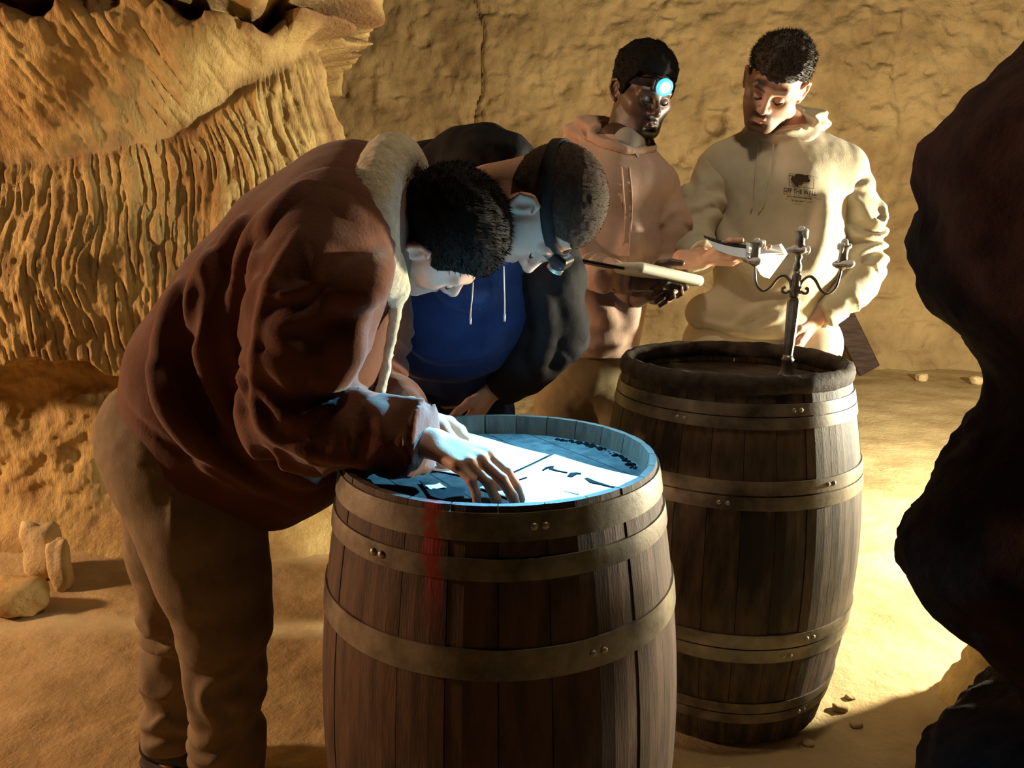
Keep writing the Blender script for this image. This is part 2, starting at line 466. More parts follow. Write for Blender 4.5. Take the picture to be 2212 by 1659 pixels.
# row of dark hollows in the ledge
hol = np.clip(np.sin(s0*14+2.2*fbm(p*[1, 1, 0], 2.4, 2, 91))-.05, 0, 1)
hz = (z-ledge-.045)/.05; D += -.30*hol*np.exp(-hz**2)*(x0 < -.9)
D += .05*fbm(p, 12, 3, 95)*np.exp(-((z-ledge-.01)/.05)**2)
D += .022*fbm(p, 7, 4, 97)*(1-sm(foot-.10, foot+.02, z))
col_dark = np.clip(1.2*np.exp(-((z-ledge-.02)/.06)**2)+.6*np.exp(-((z-crease)/.05)**2)+.9*sm(.028, .0, np.abs(x0+.80))*(y0 > 3.25)*(y0 < 3.7)*(z < crease+.3), 0, 1)*(.65+.35*fbm(p, 8, 3, 99))  # brown ledge band and corner strip, plus shade painted into the crease
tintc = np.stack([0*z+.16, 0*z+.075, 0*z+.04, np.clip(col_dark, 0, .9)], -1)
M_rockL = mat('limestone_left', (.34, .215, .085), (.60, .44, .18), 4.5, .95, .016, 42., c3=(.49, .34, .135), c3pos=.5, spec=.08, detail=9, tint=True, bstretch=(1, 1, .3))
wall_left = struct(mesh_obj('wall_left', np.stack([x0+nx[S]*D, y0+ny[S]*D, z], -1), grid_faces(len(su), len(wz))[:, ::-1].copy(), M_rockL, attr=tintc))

# dark rock pillar in the right foreground: lumpy, waisted, unlit on our side
DP = 1.02
prof = [(-420, 2400), (-200, 2380), (-60, 2330), (60, 2245), (110, 2185), (160, 2125), (215, 2080), (290, 2012), (350, 1998), (430, 1985), (540, 1972), (610, 1980), (680, 2002), (735, 2050), (790, 2098), (850, 2132), (905, 2138), (970, 2082), (1040, 2032), (1110, 1975), (1180, 1940), (1235, 1936), (1300, 1955), (1350, 1985), (1400, 2062), (1450, 2110), (1480, 2135), (1520, 2165), (1560, 2160), (1590, 2110), (1620, 2062), (1660, 2030), (1750, 1980), (1900, 1950), (2050, 1950)]
zz = np.array([P(2200, a, DP+.08)[2] for a, b in prof]); xl = np.array([P(b, a, DP+.08)[0] for a, b in prof])
o = np.argsort(zz); zz = zz[o]; xl = xl[o]
zs = np.r_[np.linspace(-.12, 2.0, 230), np.linspace(2.02, 2.7, 14)]; xls = np.interp(zs, zz, xl, left=xl[0], right=xl[-1])
ker = np.array([1, 2, 3, 2, 1.])/9; xls[2:-2] = np.convolve(xls, ker, 'valid')
xls = xls+.030; xc = 1.12+.0*zs; R = np.maximum(xc-xls, .06); th = np.linspace(0, 2*math.pi, 170, endpoint=False)
T, I = np.meshgrid(th, np.arange(len(zs)), indexing='xy'); T = T.ravel(); I = I.ravel()
dirx, diry = np.cos(T), np.sin(T)*.72
pp = np.stack([xc[I]+dirx*R[I], DP+.08+diry*R[I], zs[I]], -1)
g = .028*fbm(pp, 7, 3, 201)+.012*fbm(pp, 22, 3, 202)
away = .35+.65*np.abs(np.sin(T)); pp[:, 0] += dirx*g*away; pp[:, 1] += diry*g*1.6
nth = len(th); i = np.arange(len(zs)-1)[:, None]; j = np.arange(nth)[None, :]
f = np.stack([i*nth+j, i*nth+(j+1) % nth, (i+1)*nth+(j+1) % nth, (i+1)*nth+j], -1).reshape(-1, 4)
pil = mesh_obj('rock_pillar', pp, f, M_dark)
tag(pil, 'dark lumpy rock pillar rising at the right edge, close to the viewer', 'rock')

# loose stones
def stone(name, c, r, seed, m, label, sq=(1, 1, .7)):
    bm = bmesh.new(); bmesh.ops.create_icosphere(bm, subdivisions=3, radius=1)
    v = np.array([q.co[:] for q in bm.verts]); f = [[w.index for w in q.verts] for q in bm.faces]; bm.free()
    v = v/np.maximum(np.abs(v).max(1, keepdims=True)**.45, .2)
    v = v*(1+.20*fbm(v, 1.1, 2, seed)[:, None]+.07*fbm(v, 4., 3, seed+3)[:, None])*np.array(sq)*r
    zb = floor_z(np.array([c[0]]), np.array([c[1]]))[0]
    v = v+np.array([c[0], c[1], zb-v[:, 2].min()-.15*r*sq[2]])
    return tag(mesh_obj(name, v, f, m, smooth=True), label, 'stone')

# stump of lighter rock behind the pillar
c0 = V3(1.36, 1.90, 0); zs2 = np.linspace(-.05, .40, 60); th = np.linspace(0, 2*math.pi, 60, endpoint=False); T, I = np.meshgrid(th, np.arange(60), indexing='xy'); T = T.ravel(); I = I.ravel()
R_ = .115+.05*(1-zs2/.4)**2; R_[-8:] *= np.linspace(1, .25, 8); q = np.stack([c0[0]+.02+np.cos(T)*R_[I], 1.90+np.sin(T)*R_[I], zs2[I]], -1)
g = .02*fbm(q, 7, 3, 301)+.008*fbm(q, 25, 2, 302); q[:, 0] += np.cos(T)*g; q[:, 1] += np.sin(T)*g
i = np.arange(59)[:, None]; j = np.arange(60)[None, :]; f = np.stack([i*60+j, i*60+(j+1) % 60, (i+1)*60+(j+1) % 60, (i+1)*60+j], -1).reshape(-1, 4)
tag(mesh_obj('rock_stump', q, f, M_rock), 'short brown rock stump standing behind the dark pillar, low at the right edge', 'rock')
# ================================================================== barrels
def wood(name, a, b, stain=None):
    return mat(name, a, b, 3.2, .66, .0010, 30., stretch=(7, 7, 1.4), bstretch=(10, 10, .8), spec=.3, extra=stain)
def wine_drip(nt, tc, out):
    """dark red dribble down the staves below the rim"""
    N, L = nt.nodes, nt.links
    g = N.new('ShaderNodeNewGeometry'); nz = N.new('ShaderNodeTexNoise'); nz.inputs['Scale'].default_value = 45; L.new(g.outputs['Position'], nz.inputs['Vector'])
    sx = N.new('ShaderNodeSeparateXYZ'); L.new(g.outputs['Position'], sx.inputs[0])
    x0 = P(938, 1180, 1.02)[0]
    def mth(op, a, b=None):
        n = N.new('ShaderNodeMath'); n.operation = op
        for i, q in enumerate((a, b)):
            if q is None: continue
            if isinstance(q, (int, float)): n.inputs[i].default_value = q
            else: L.new(q, n.inputs[i])
        return n.outputs[0]
    dx = mth('ABSOLUTE', mth('SUBTRACT', sx.outputs[0], x0))
    a = mth('SUBTRACT', mth('MULTIPLY', nz.outputs[0], .034), dx)
    a = mth('MULTIPLY', a, 90.); a.node.use_clamp = True
    front = mth('LESS_THAN', sx.outputs[1], 1.25); zt = mth('MULTIPLY', mth('SUBTRACT', sx.outputs[2], .74), 9.); zt.node.use_clamp = True
    f = mth('MULTIPLY', mth('MULTIPLY', a, front), mth('MULTIPLY', zt, .8))
    mx = N.new('ShaderNodeMix'); mx.data_type = 'RGBA'; L.new(f, mx.inputs['Factor']); L.new(out, mx.inputs['A']); mx.inputs['B'].default_value = (.30, .012, .014, 1)
    return mx.outputs['Result']
def tar_streaks(nt, tc, out):
    """blackened streaks running down the old staves"""
    N, L = nt.nodes, nt.links; g = N.new('ShaderNodeNewGeometry'); mp = N.new('ShaderNodeMapping'); mp.inputs['Scale'].default_value = (1, 1, .22); L.new(g.outputs['Position'], mp.inputs[0])
    nz = N.new('ShaderNodeTexNoise'); nz.inputs['Scale'].default_value = 13; nz.inputs['Detail'].default_value = 5; L.new(mp.outputs[0], nz.inputs['Vector'])
    cr = N.new('ShaderNodeValToRGB'); cr.color_ramp.elements[0].position = .52; cr.color_ramp.elements[1].position = .60; cr.color_ramp.elements[1].color = (.85, .85, .85, 1); L.new(nz.outputs[0], cr.inputs[0])
    mx = N.new('ShaderNodeMix'); mx.data_type = 'RGBA'; L.new(cr.outputs[0], mx.inputs['Factor']); L.new(out, mx.inputs['A']); mx.inputs['B'].default_value = (.010, .007, .005, 1)
    return mx.outputs['Result']
M_stave1 = wood('oak_stave_front', (.014, .007, .005), (.110, .058, .032), wine_drip)
M_stave2 = wood('oak_stave_rear', (.014, .008, .005), (.12, .080, .043), tar_streaks)
M_headA = mat('oak_head_front', (.016, .016, .016), (.040, .038, .036), 5.0, .95, .001, 30., stretch=(9, 9, .8), spec=.04)
M_headB = wood('oak_head_rear', (.030, .022, .017), (.075, .052, .036))
M_hoop1 = mat('galvanised_hoop', (.060, .048, .033), (.25, .215, .155), 14, .42, .0006, 60, metal=.25, spec=.5, extra=wine_drip)
M_hoop2 = mat('galvanised_hoop_rear', (.050, .038, .025), (.26, .22, .155), 11, .42, .0006, 60, metal=.25, spec=.5)
M_lip = mat('tarred_rim', (.020, .014, .011), (.075, .055, .035), 24, .8, .004, 60, spec=.3)
M_rivet = mat('rivet_steel', (.35, .31, .25), None, rough=.4, metal=.6)

def barrel(cx, cy, zt, rt, rb, n, mst, mhd, mhoop, hoops, rbot, label, recess, lip=None, phase=0.):
    root = tag(empty('wine_barrel', (cx, cy, 0)), label, 'barrel')
    def rad(z):
        t = z/zt; e = rbot+(rt-rbot)*t; s = 1-(2*t-1)**2
        return e+(rb-(rbot+rt)/2)*s*(.86+.14*s)
    nz = 22; th = .026; gap = .0007
    zs = np.r_[np.linspace(0, zt-.045, nz-3), zt-.03, zt-.015, zt]; w = 2*math.pi/n
    v = []; f = []; na = 4
    for z in zs:
        r = rad(z); g = gap/r
        for k in range(na): a = -w/2+g+(w-2*g)*k/(na-1); rr = r-(.0008 if k in (0, na-1) else 0); v.append((rr*math.cos(a), rr*math.sin(a), z))
        ri = r-(th-(th-.010)*min(1., max(0., (z-zt+.045)/.045)))
        for k in range(2): a = (-w/2+g) if k == 0 else (w/2-g); v.append((ri*math.cos(a), ri*math.sin(a), z))
    q = na+2
    for i in range(nz-1):
        a, b = i*q, (i+1)*q
        for k in range(na-1): f.append((a+k, a+k+1, b+k+1, b+k))
        f += [(a+na-1, a+na+1, b+na+1, b+na-1), (a+na+1, a+na, b+na, b+na+1), (a+na, a, b, b+na)]
    for e in (0, (nz-1)*q):
        ring = [e+k for k in range(na)]+[e+na+1, e+na]; f.append(tuple(ring if e else ring[::-1]))
    me = bpy.data.meshes.new('stave'); me.from_pydata(v, [], f); me.polygons.foreach_set('use_smooth', [False]*len(f)); me.materials.append(mst)
    rr = random.Random(3)
    for i in range(n):
        o = link(bpy.data.objects.new('stave', me), root); o.rotation_euler = (0, 0, phase+i*w); s = 1+rr.uniform(-.004, .003); o.scale = (s, s, 1)
    def ring(name, z0, z1, m, out=.003, over=.0):
        N = 96; vv = []; ff = []
        for strip_ in (((z0, -.004), (z0, out)), ((z0, out), ((z0+z1)/2, out+.0004), (z1, out)), ((z1, out), (z1, -.004))):
            b0 = len(vv)
            for z, dr in strip_:
                for k in range(N): a = 2*math.pi*k/N; r = rad(z)+dr; vv.append((cx+r*math.cos(a), cy+r*math.sin(a), z))
            for i in range(len(strip_)-1):
                for k in range(N): ff.append((b0+i*N+k, b0+i*N+(k+1) % N, b0+(i+1)*N+(k+1) % N, b0+(i+1)*N+k))
        return mesh_obj(name, vv, ff, m, root)
    for hi, (z0, z1) in enumerate(hoops):
        h = ring('hoop', z0, z1, mhoop)
        a0 = -math.pi/2+[.22, -.66, .5, -.3, .4][hi % 5]
        for da in (-.03, .03):
            a = a0+da; z = (z0+z1)/2; r = rad(z)+.004
            c = np.array([cx+r*math.cos(a), cy+r*math.sin(a), z]); ax = np.array([math.cos(a), math.sin(a), 0])
            mesh_obj('rivet', *lathe_mesh(c, [(-.002, .006), (.001, .0055), (.0028, .003), (.003, .0005)], 10, ax), M_rivet, h)
    # head boards
    zh = zt-recess; R = rad(zh)-th+.004; nb = 7; bw = 2*R/nb
    for i in range(nb):
        x0, x1 = -R+i*bw+.0008, -R+(i+1)*bw-.0008
        top = []; 
        xs = np.linspace(x0, x1, 5)
        out = [(x, math.sqrt(max(R*R-x*x, 1e-6))) for x in xs]; poly = out+[(x, -y) for x, y in out[::-1]]
        ang = phase+.5; c_, s_ = math.cos(ang), math.sin(ang)
        vv = [(cx+c_*x-s_*y, cy+s_*x+c_*y, zh) for x, y in poly]+[(cx+c_*x-s_*y, cy+s_*x+c_*y, zh-.018) for x, y in poly]
        m_ = len(poly); ff = [tuple(range(m_))[::-1], tuple(range(m_, 2*m_))]+[(k, (k+1) % m_, m_+(k+1) % m_, m_+k) for k in range(m_)]
        mesh_obj('head_board', vv, ff, mhd, root, smooth=False)
    if lip:
        N = 120; M = 12; vv = []; ff = []; r0, rr0 = lip
        for i in range(N):
            a = 2*math.pi*i/N
            for j in range(M):
                b = 2*math.pi*j/M; e = 1+.16*fbm(np.array([[math.cos(a)*3, math.sin(a)*3, j*.5]]), 3, 2, 5)[0]
                r = r0+rr0*e*math.cos(b); vv.append((cx+r*math.cos(a), cy+r*math.sin(a), zt-.012+rr0*1.35*e*math.sin(b)))
        for i in range(N):
            for j in range(M): ff.append((i*M+j, ((i+1) % N)*M+j, ((i+1) % N)*M+(j+1) % M, i*M+(j+1) % M))
        mesh_obj('tarred_rim', vv, ff, M_lip, root)
    return root, zh

B1 = (-.021, 1.249, .929); B2 = (.596, 2.025, .951)
b1, ZH1 = barrel(*B1[:2], B1[2], .263, .313, 25, M_stave1, M_headA, M_hoop1,
      [(.882, .920), (.828, .858), (.690, .733), (.20, .243), (.075, .105), (.012, .05)], .262,
      'nearer oak wine barrel lit blue on top, with sheets of paper on its head', .036, phase=.07)
b2, ZH2 = barrel(*B2[:2], B2[2], .290, .349, 27, M_stave2, M_headB, M_hoop2,
      [(.872, .900), (.842, .869), (.690, .722), (.654, .686), (.300, .336), (.260, .296), (.105, .135), (.072, .101)], .285,
      'farther oak wine barrel with black tarred rim and a candelabra standing on it', .050, lip=(.284, .019))

# dark crumbs of grime in the angle between the near barrel's head and its rim
_v = []; _f = []
for _i in range(70):
    _a = math.radians(random.uniform(2, 62)); _r = .263-.027-random.uniform(-.002, .010); _s = random.uniform(.002, .0055)
    _m = lathe_mesh((B1[0]+_r*math.cos(_a), B1[1]+_r*math.sin(_a), ZH1-.0008), [(0, _s*1.2), (_s*.5, _s), (_s*.9, _s*.3)], 5)
    _v.append(_m[0]); _f.append(_m[1])
_g = mesh_obj('grime', *joinp(*list(zip(_v, _f))), mat('black_grime', (.003, .003, .003), None, rough=1., spec=.0), b1); _g['kind'] = 'stuff'
# ------------------------------------------------------------------ papers and bits on the nearer barrel
M_paper = mat('white_paper', (.80, .80, .78), None, rough=.7, spec=.2)
M_ink = mat('printed_ink', (.30, .30, .31), None, rough=.7)
M_cutout_shadow = mat('dark_cutout_and_shadow', (.006, .006, .008), (.012, .012, .014), 20, .9, spec=.05)  # dark cutout pieces, also the painted hand shadow
def onhead(px, py, z):
    """point on the horizontal plane z under a pixel"""
    r = raydir(px, py); t = (z-CAM_H)/r[2]; return V3(0, 0, CAM_H)+r*t
def sheet(name, corners, z, m, label, curl=.006, th=.0004, cat='paper', seed=0, group=None):
    c = [onhead(a, b, z) for a, b in corners]; n = 14; v = []
    for i in range(n):
        for j in range(n):
            s, t = i/(n-1), j/(n-1)
            p_ = (c[0]*(1-s)+c[1]*s)*(1-t)+(c[3]*(1-s)+c[2]*s)*t
            e = (2*s-1)**2*(2*t-1)**2
            v.append(p_+[0, 0, curl*e+.0012*math.sin(5*s+seed)*math.sin(4*t+seed)+.0012])
    v = np.array(v); f = grid_faces(n, n); nv = len(v)
    bot = v-[0, 0, th]; edge = [i*n for i in range(n)]+[(n-1)*n+j for j in range(1, n)]+[i*n+n-1 for i in range(n-2, -1, -1)]+[j for j in range(n-2, 0, -1)]
    F = [tuple(q) for q in f]+[tuple(q[::-1]+nv) for q in f]
    for k in range(len(edge)): a, b = edge[k], edge[(k+1) % len(edge)]; F.append((b, a, a+nv, b+nv))
    o = mesh_obj(name, np.vstack([v, bot]), F, m)
    return tag(o, label, cat, group)
# ================================================================== people: shared builders
def frame(f, u):
    f = nrm(f); u = np.asarray(u, float); u = nrm(u-f*(u@f)); r = np.cross(f, u)
    return np.stack([r, f, u], 1)     # columns: his right, forward, up

def add_head(F, C, R, neck=None, nr=.056, jaw=1.0, nose=1.0):
    """head in local metres (x right, y forward, z up); neck = world point of the neck base"""
    w = lambda x, y, z: C+R@np.array([x, y, z], float)
    F.ell(w(0, -.012, .034), (.0765, .098, .089), R, k=.01)
    F.ell(w(0, .030, -.030), (.062, .064, .082), R, k=.03)
    F.ell(w(0, .045, -.062), (.050*jaw, .050, .052), R, k=.03)
    F.cone(w(-.018, .078, -.098), w(.018, .078, -.098), .017, .017, k=.028)          # chin
    for s in (-1, 1):
        F.cone(w(.058*s*jaw, .004, -.058), w(.020*s, .074, -.100), .018, .014, k=.03)   # jaw line
        F.cone(w(.050*s, .060, -.026), w(.060*s, .025, -.014), .019, .017, k=.028)      # cheek bone
        F.cone(w(.010*s, .094, .012), w(.044*s, .080, .014), .0105, .0095, k=.02)       # brow
    for s in (-1, 1):
        F.ell(w(.032*s, .103, -.010), (.019, .017, .0125), R, k=.016, op='s')           # eye socket
        F.ell(w(.0315*s, .0795, -.0105), (.0155, .0150, .0125), R, k=.003)              # lids over the eyeball
    F.cone(w(0, .093, .002), w(0, .1185*nose, -.036), .0075, .0105, k=.014)
    F.ell(w(0, .116*nose, -.039), (.0115, .0105, .0095), R, k=.008)
    for s in (-1, 1):
        F.ell(w(.0125*s, .103, -.043), (.0080, .0105, .0075), R, k=.008)
        F.ell(w(.0065*s, .108, -.051), (.0042, .0055, .005), R, k=.003, op='s')
    # mouth
    F.ell(w(0, .088, -.072), (.026, .014, .020), R, k=.014)
    F.chain([w(-.023, .088, -.0725), w(-.008, .1015, -.0665), w(0, .102, -.0680), w(.008, .1015, -.0665), w(.023, .088, -.0725)], [.003, .0052, .005, .0052, .003], k=.005)
    F.chain([w(-.021, .088, -.0745), w(0, .1000, -.0790), w(.021, .088, -.0745)], [.003, .0068, .003], k=.005)
    F.chain([w(-.026, .092, -.0728), w(0, .1075, -.0730), w(.026, .092, -.0728)], .0016, k=.003, op='s')
    F.ell(w(0, .100, -.089), (.018, .007, .004), R, k=.008, op='s')
    # ears
    for s in (-1, 1):
        tilt = R@np.array([[math.cos(.35*s), -math.sin(.35*s)*1, 0], [math.sin(.35*s), math.cos(.35*s), 0], [0, 0, 1]])
        c = w(.0805*s, -.010, -.008)
        F.ell(c, (.0095, .021, .033), tilt, k=.005)
        F.ell(w(.0930*s, -.006, -.004), (.0105, .0115, .0200), tilt, k=.003, op='s')
        F.chain([w(.081*s, .009, .010), w(.091*s, -.003, .024), w(.097*s, -.019, .018), w(.0965*s, -.026, -.004), w(.090*s, -.016, -.026), w(.084*s, -.002, -.034)], [.004, .0048, .0048, .0045, .0048, .0062], k=.003)
    if neck is not None:
        F.cone(w(0, -.030, -.045), neck, nr, nr*1.08, k=.03)
        for s in (-1, 1): F.cone(w(.052*s, -.02, -.045), neck+R@np.array([.012*s, .035, 0]), .013, .013, k=.02)

def local(v, C, R): return (v-C)@R
def skin_tint(v, C, R, lip, beard=None, stubble=0., brow=(.02, .012, .008), goatee=0., reach=.17):
    """own colour of lips, eyebrows, beard stubble"""
    q = local(v, C, R); x, y, z = np.abs(q[:, 0]), q[:, 1], q[:, 2]
    t = np.zeros((len(v), 4)); t[:, :3] = lip
    inh = (np.linalg.norm(q, axis=1) < reach)
    def put(m, c):
        k = m > t[:, 3]; t[k, :3] = c; t[k, 3] = m[k]
    sm = lambda a, b, vv: (lambda u: u*u*(3-2*u))(np.clip((vv-a)/(b-a), 0, 1))
    lipm = np.exp(-((x/.021)**4))*np.exp(-(((z+.0735)/.0085)**4))*(y > .085)*.62*inh; put(lipm, lip)
    if beard is not None:
        jawm = sm(-.025, -.05, z+.35*(x-.03))*sm(-.01, .02, y)*(1-np.exp(-((x/.022)**4))*np.exp(-(((z+.0735)/.009)**4)))
        gm = np.exp(-((x/.034)**4))*sm(-.048, -.056, z)*sm(.05, .07, y)*(1-np.exp(-((x/.020)**4))*np.exp(-(((z+.0735)/.009)**4)))
        put(np.clip(jawm*stubble+gm*goatee, 0, .93)*inh, beard)
    bm = np.exp(-(((z-.0135-.10*(x-.03))/.0055)**4))*sm(.010, .014, x)*(1-sm(.044, .052, x))*(y > .05)*.85*inh; put(bm, brow)
    return t
def eyes(C, R, parent, m=None):
    """lowered lids: a dark lash line on each"""
    for s in (-1, 1):
        q = catmull([C+R@np.array(a) for a in ((.0175*s, .0895, -.0135), (.024*s, .0945, -.0178), (.032*s, .0955, -.0190), (.040*s, .0925, -.0170), (.0465*s, .0865, -.0120))], 4)
        mesh_obj('eyelashes', *tube_mesh(q, list(.0009+.0016*np.sin(np.linspace(.2, 2.9, len(q)))), 6), M_iris, parent)
M_iris = mat('iris_brown', (.02, .012, .008), None, rough=.2, spec=.5)

def hair_mesh(C, R, top, side, line, h=.003, tuft=.003, fringe=None, seed=0, strands=2500, slen=.009, comb=(0, .6, .5)):
    """close hair cap; line = [(y, z)] lower edge in side view; top/side = thickness in metres"""
    w = lambda x, y, z: C+R@np.array([x, y, z], float)
    F = Field(C-.17, C+.17, h)
    F.ell(w(0, -.012, .034), (.0765, .098, .089), R, k=0)
    F.ell(w(0, .000, .000), (.0745, .080, .082), R, k=.03)
    g = np.stack(np.meshgrid(*F.ax, indexing='ij'), -1).reshape(-1, 3); q = ((g-C)@R).astype(np.float32)
    x, y, z = q[:, 0], q[:, 1], q[:, 2]
    up = np.clip((z-.02)/.085, 0, 1); th = side+(top-side)*up*up*(3-2*up)
    d = F.d.ravel()-th
    nz = np.abs(d) < .02
    d[nz] -= tuft*fbm(q[nz]*np.array([1, .55, 1]), 75, 2, seed)
    ly = np.array([a for a, b in line]); lz = np.array([b for a, b in line])
    zl = np.interp(y, ly, lz)+.003*np.sin(np.abs(x)*160+seed)
    c = zl-z
    if fringe: c = np.where(y > .05, zl-z+fringe*(np.cos(x/.045*1.3+.35)-.4), c)
    kk = .006; hh = np.maximum(kk-np.abs(d-c), 0)/kk
    F.d = (np.maximum(d, c)+hh*hh*kk*.25).reshape(F.d.shape).astype(np.float32)
    v, f = F.mesh(1)
    # drop the inner shell so only the visible cap remains thick enough
    if strands:
        rr = np.random.default_rng(seed+5); pick = rr.choice(len(f), strands); p = v[f[pick]].mean(1); n = F.grad(p)
        lq = local(p, C, R); ok = lq[:, 2] > np.interp(lq[:, 1], ly, lz)+.004; p, n = p[ok], n[ok]
        cd = nrm(n*.8+(R@np.array(comb, float))[None, :]*.5+rr.normal(0, .28, n.shape))if False else n*.75+(R@np.array(comb, float))[None, :]*.55+rr.normal(0, .25, n.shape)
        cd /= np.linalg.norm(cd, axis=1, keepdims=True); sd = np.cross(cd, rr.normal(0, 1, n.shape)); sd /= np.linalg.norm(sd, axis=1, keepdims=True)
        L = slen*rr.uniform(.5, 1.1, (len(p), 1)); b = p-n*.002
        sv = np.stack([b-sd*.0009, b+sd*.0009, b+cd*L*.6+sd*.0006, b+cd*L], 1).reshape(-1, 3)
        k = np.arange(len(p))[:, None]*4; sf = k+np.array([0, 1, 2, 3])
        v, f = join((v, f), (sv, sf))
    return v, f

FING = [(.088, .030, (.043, .026, .021), .0093), (.092, .010, (.047, .030, .022), .0095), (.087, -.011, (.043, .028, .021), .0090), (.078, -.029, (.034, .021, .019), .0080)]
def add_hand(F, Wp, X, T, curl, thumb, s=1.0, spread=.10, wr=None):
    """Wp wrist point, X towards the fingers, T towards the thumb side; back of hand = T x X handed by caller through curl sign
    curl: four (a1, a2, a3) in degrees bending towards -Z, Z = dorsal"""
    X = nrm(X); T = nrm(T-X*(T@X)); Z = nrm(wr); Z = nrm(Z-X*(Z@X)-T*(Z@T))
    if wr is None: Z = np.cross(X, T)
    g = lambda a, b, c: Wp+(X*a+T*b+Z*c)*s
    tips = []
    for (L, o, ph, r), cu in zip(FING, curl):
        F.cone(g(.004, o*.55, 0), g(L, o, .003), .0125*s, .0115*s, k=.012*s)
    F.cone(g(.03, .012, -.008), g(.075, .0, -.008), .012*s, .013*s, k=.015*s)
    F.cone(g(.02, .016, -.006), g(.052, .030, -.010), .0145*s, .0125*s, k=.014*s)
    for (L, o, ph, r), cu in zip(FING, curl):
        p = g(L, o, .002); a = 0.
        for j in range(3):
            a += math.radians(cu[j]); dr = X*math.cos(a)-Z*math.sin(a)+T*o*spread*10*(.35 if j == 0 else .2)*(1 if j == 0 else .6)
            dr = nrm(dr); q = p+dr*ph[j]*s
            F.cone(p, q, r*s*(1-.07*j), r*s*(1-.07*(j+1)), k=.0035 if j else .006)
            p = q
        tips.append(p)
    p = g(.020, .024, -.006); rr = (.0135, .0118, .0102, .0088)
    for j, (ln, dv) in enumerate(zip((.044, .034, .027), thumb)):
        q = p+nrm(X*dv[0]+T*dv[1]+Z*dv[2])*ln*s
        F.cone(p, q, rr[j]*s, rr[j+1]*s, k=.006); p = q
    tips.append(p)
    return tips

def rough_body(segs, h=.012):
    """the figure under the clothes"""
    pts = [p for s in segs for p in s[:2]]; F = Field.around(pts, .16, h)
    for a, b, ra, rb in segs: F.cone(a, b, ra, rb, k=.05)
    return F.mesh(1)

def folds(amp, freq, seed, lo=None, hi=None, slant=(0, 0, 0), soft=1.0):
    """sleeve / trouser-leg creases that ring the tube, strongest between arc lengths lo..hi"""
    slant = np.asarray(slant, float)
    def fn(S, p):
        ph = S*freq+(p@slant)*freq+1.3*fbm(p, 6., 2, seed)
        w = np.sin(ph*2*math.pi); w = np.sign(w)*np.abs(w)**soft
        m = 1.0
        if lo is not None: m = np.exp(-np.clip((lo-S)/.04, 0, 9)**2)*np.exp(-np.clip((S-hi)/.04, 0, 9)**2)
        return amp*m*w*(.6+.5*fbm(p, 9., 1, seed+9))
    return fn
def cloth_noise(F, a=.004, sc=9., seed=0, a2=.0012): F.disp(lambda p: a*fbm(p, sc, 2, seed)+a2*fbm(p, sc*5, 2, seed+1))
def cord_on(F, pts, r, n=24, lift=.003):
    q = catmull(np.array(pts, float), 8); w = F.surf(q[:, 0], q[:, 1]); g = F.grad(w)
    return tube_mesh(w+g*lift, r, 7)

M_skin = mat('skin_fair', (.50, .285, .20), (.56, .33, .235), 25, .5, .0006, 220, spec=.35, tint=True, sss=.12)
M_skinD = mat('skin_deep', (.085, .046, .029), (.115, .064, .042), 25, .42, .0005, 220, spec=.45, tint=True, sss=.06)
M_hairB = mat('hair_black', (.0035, .003, .0025), (.008, .006, .005), 60, .75, .001, 300, spec=.12)
M_hairBr = mat('hair_dark_brown', (.012, .008, .006), (.035, .022, .014), 60, .6, .001, 300, spec=.3)
M_shoe = mat('black_leather', (.015, .013, .012), (.03, .026, .022), 20, .5, .0005, 100)
M_sole = mat('shoe_sole', (.05, .045, .04), None, rough=.8)
M_black = mat('black_plastic', (.012, .012, .013), None, rough=.4, spec=.5)

def shoe(a, fwd, parent, m=None, L=.29):
    """a = ankle point above the floor"""
    fwd = nrm([fwd[0], fwd[1], 0]); sd = np.array([-fwd[1], fwd[0], 0]); z0 = floor_z(np.array([a[0]]), np.array([a[1]]))[0]
    b = np.array([a[0], a[1], z0]); F = Field.around([b-fwd*.1, b+fwd*.24, b+[0, 0, .12]], .07, .005)
    F.cone(b-fwd*.045+[0, 0, .05], b+fwd*.06+[0, 0, .055], .040, .045, k=.02)
    F.cone(b+fwd*.06+[0, 0, .045], b+fwd*.165+[0, 0, .034], .046, .036, k=.03, flat=((0, 0, 1), .8))
    F.cone(b+[0, 0, .05], b+[0, 0, .13], .044, .045, k=.02)
    F.cut(b+[0, 0, .014], (0, 0, -1), .004)
    o = mesh_obj('shoe', *F.mesh(1), m or M_shoe, parent)
    F = Field.around([b-fwd*.1, b+fwd*.24], .07, .005)
    F.cone(b-fwd*.045+[0, 0, .012], b+fwd*.07+[0, 0, .012], .043, .048, k=.02); F.cone(b+fwd*.07+[0, 0, .012], b+fwd*.166+[0, 0, .012], .049, .039, k=.03)
    F.cut(b+[0, 0, .017], (0, 0, 1), .003); F.cut(b+[0, 0, .0], (0, 0, -1), .003)
    mesh_obj('sole', *F.mesh(1), M_sole, o)

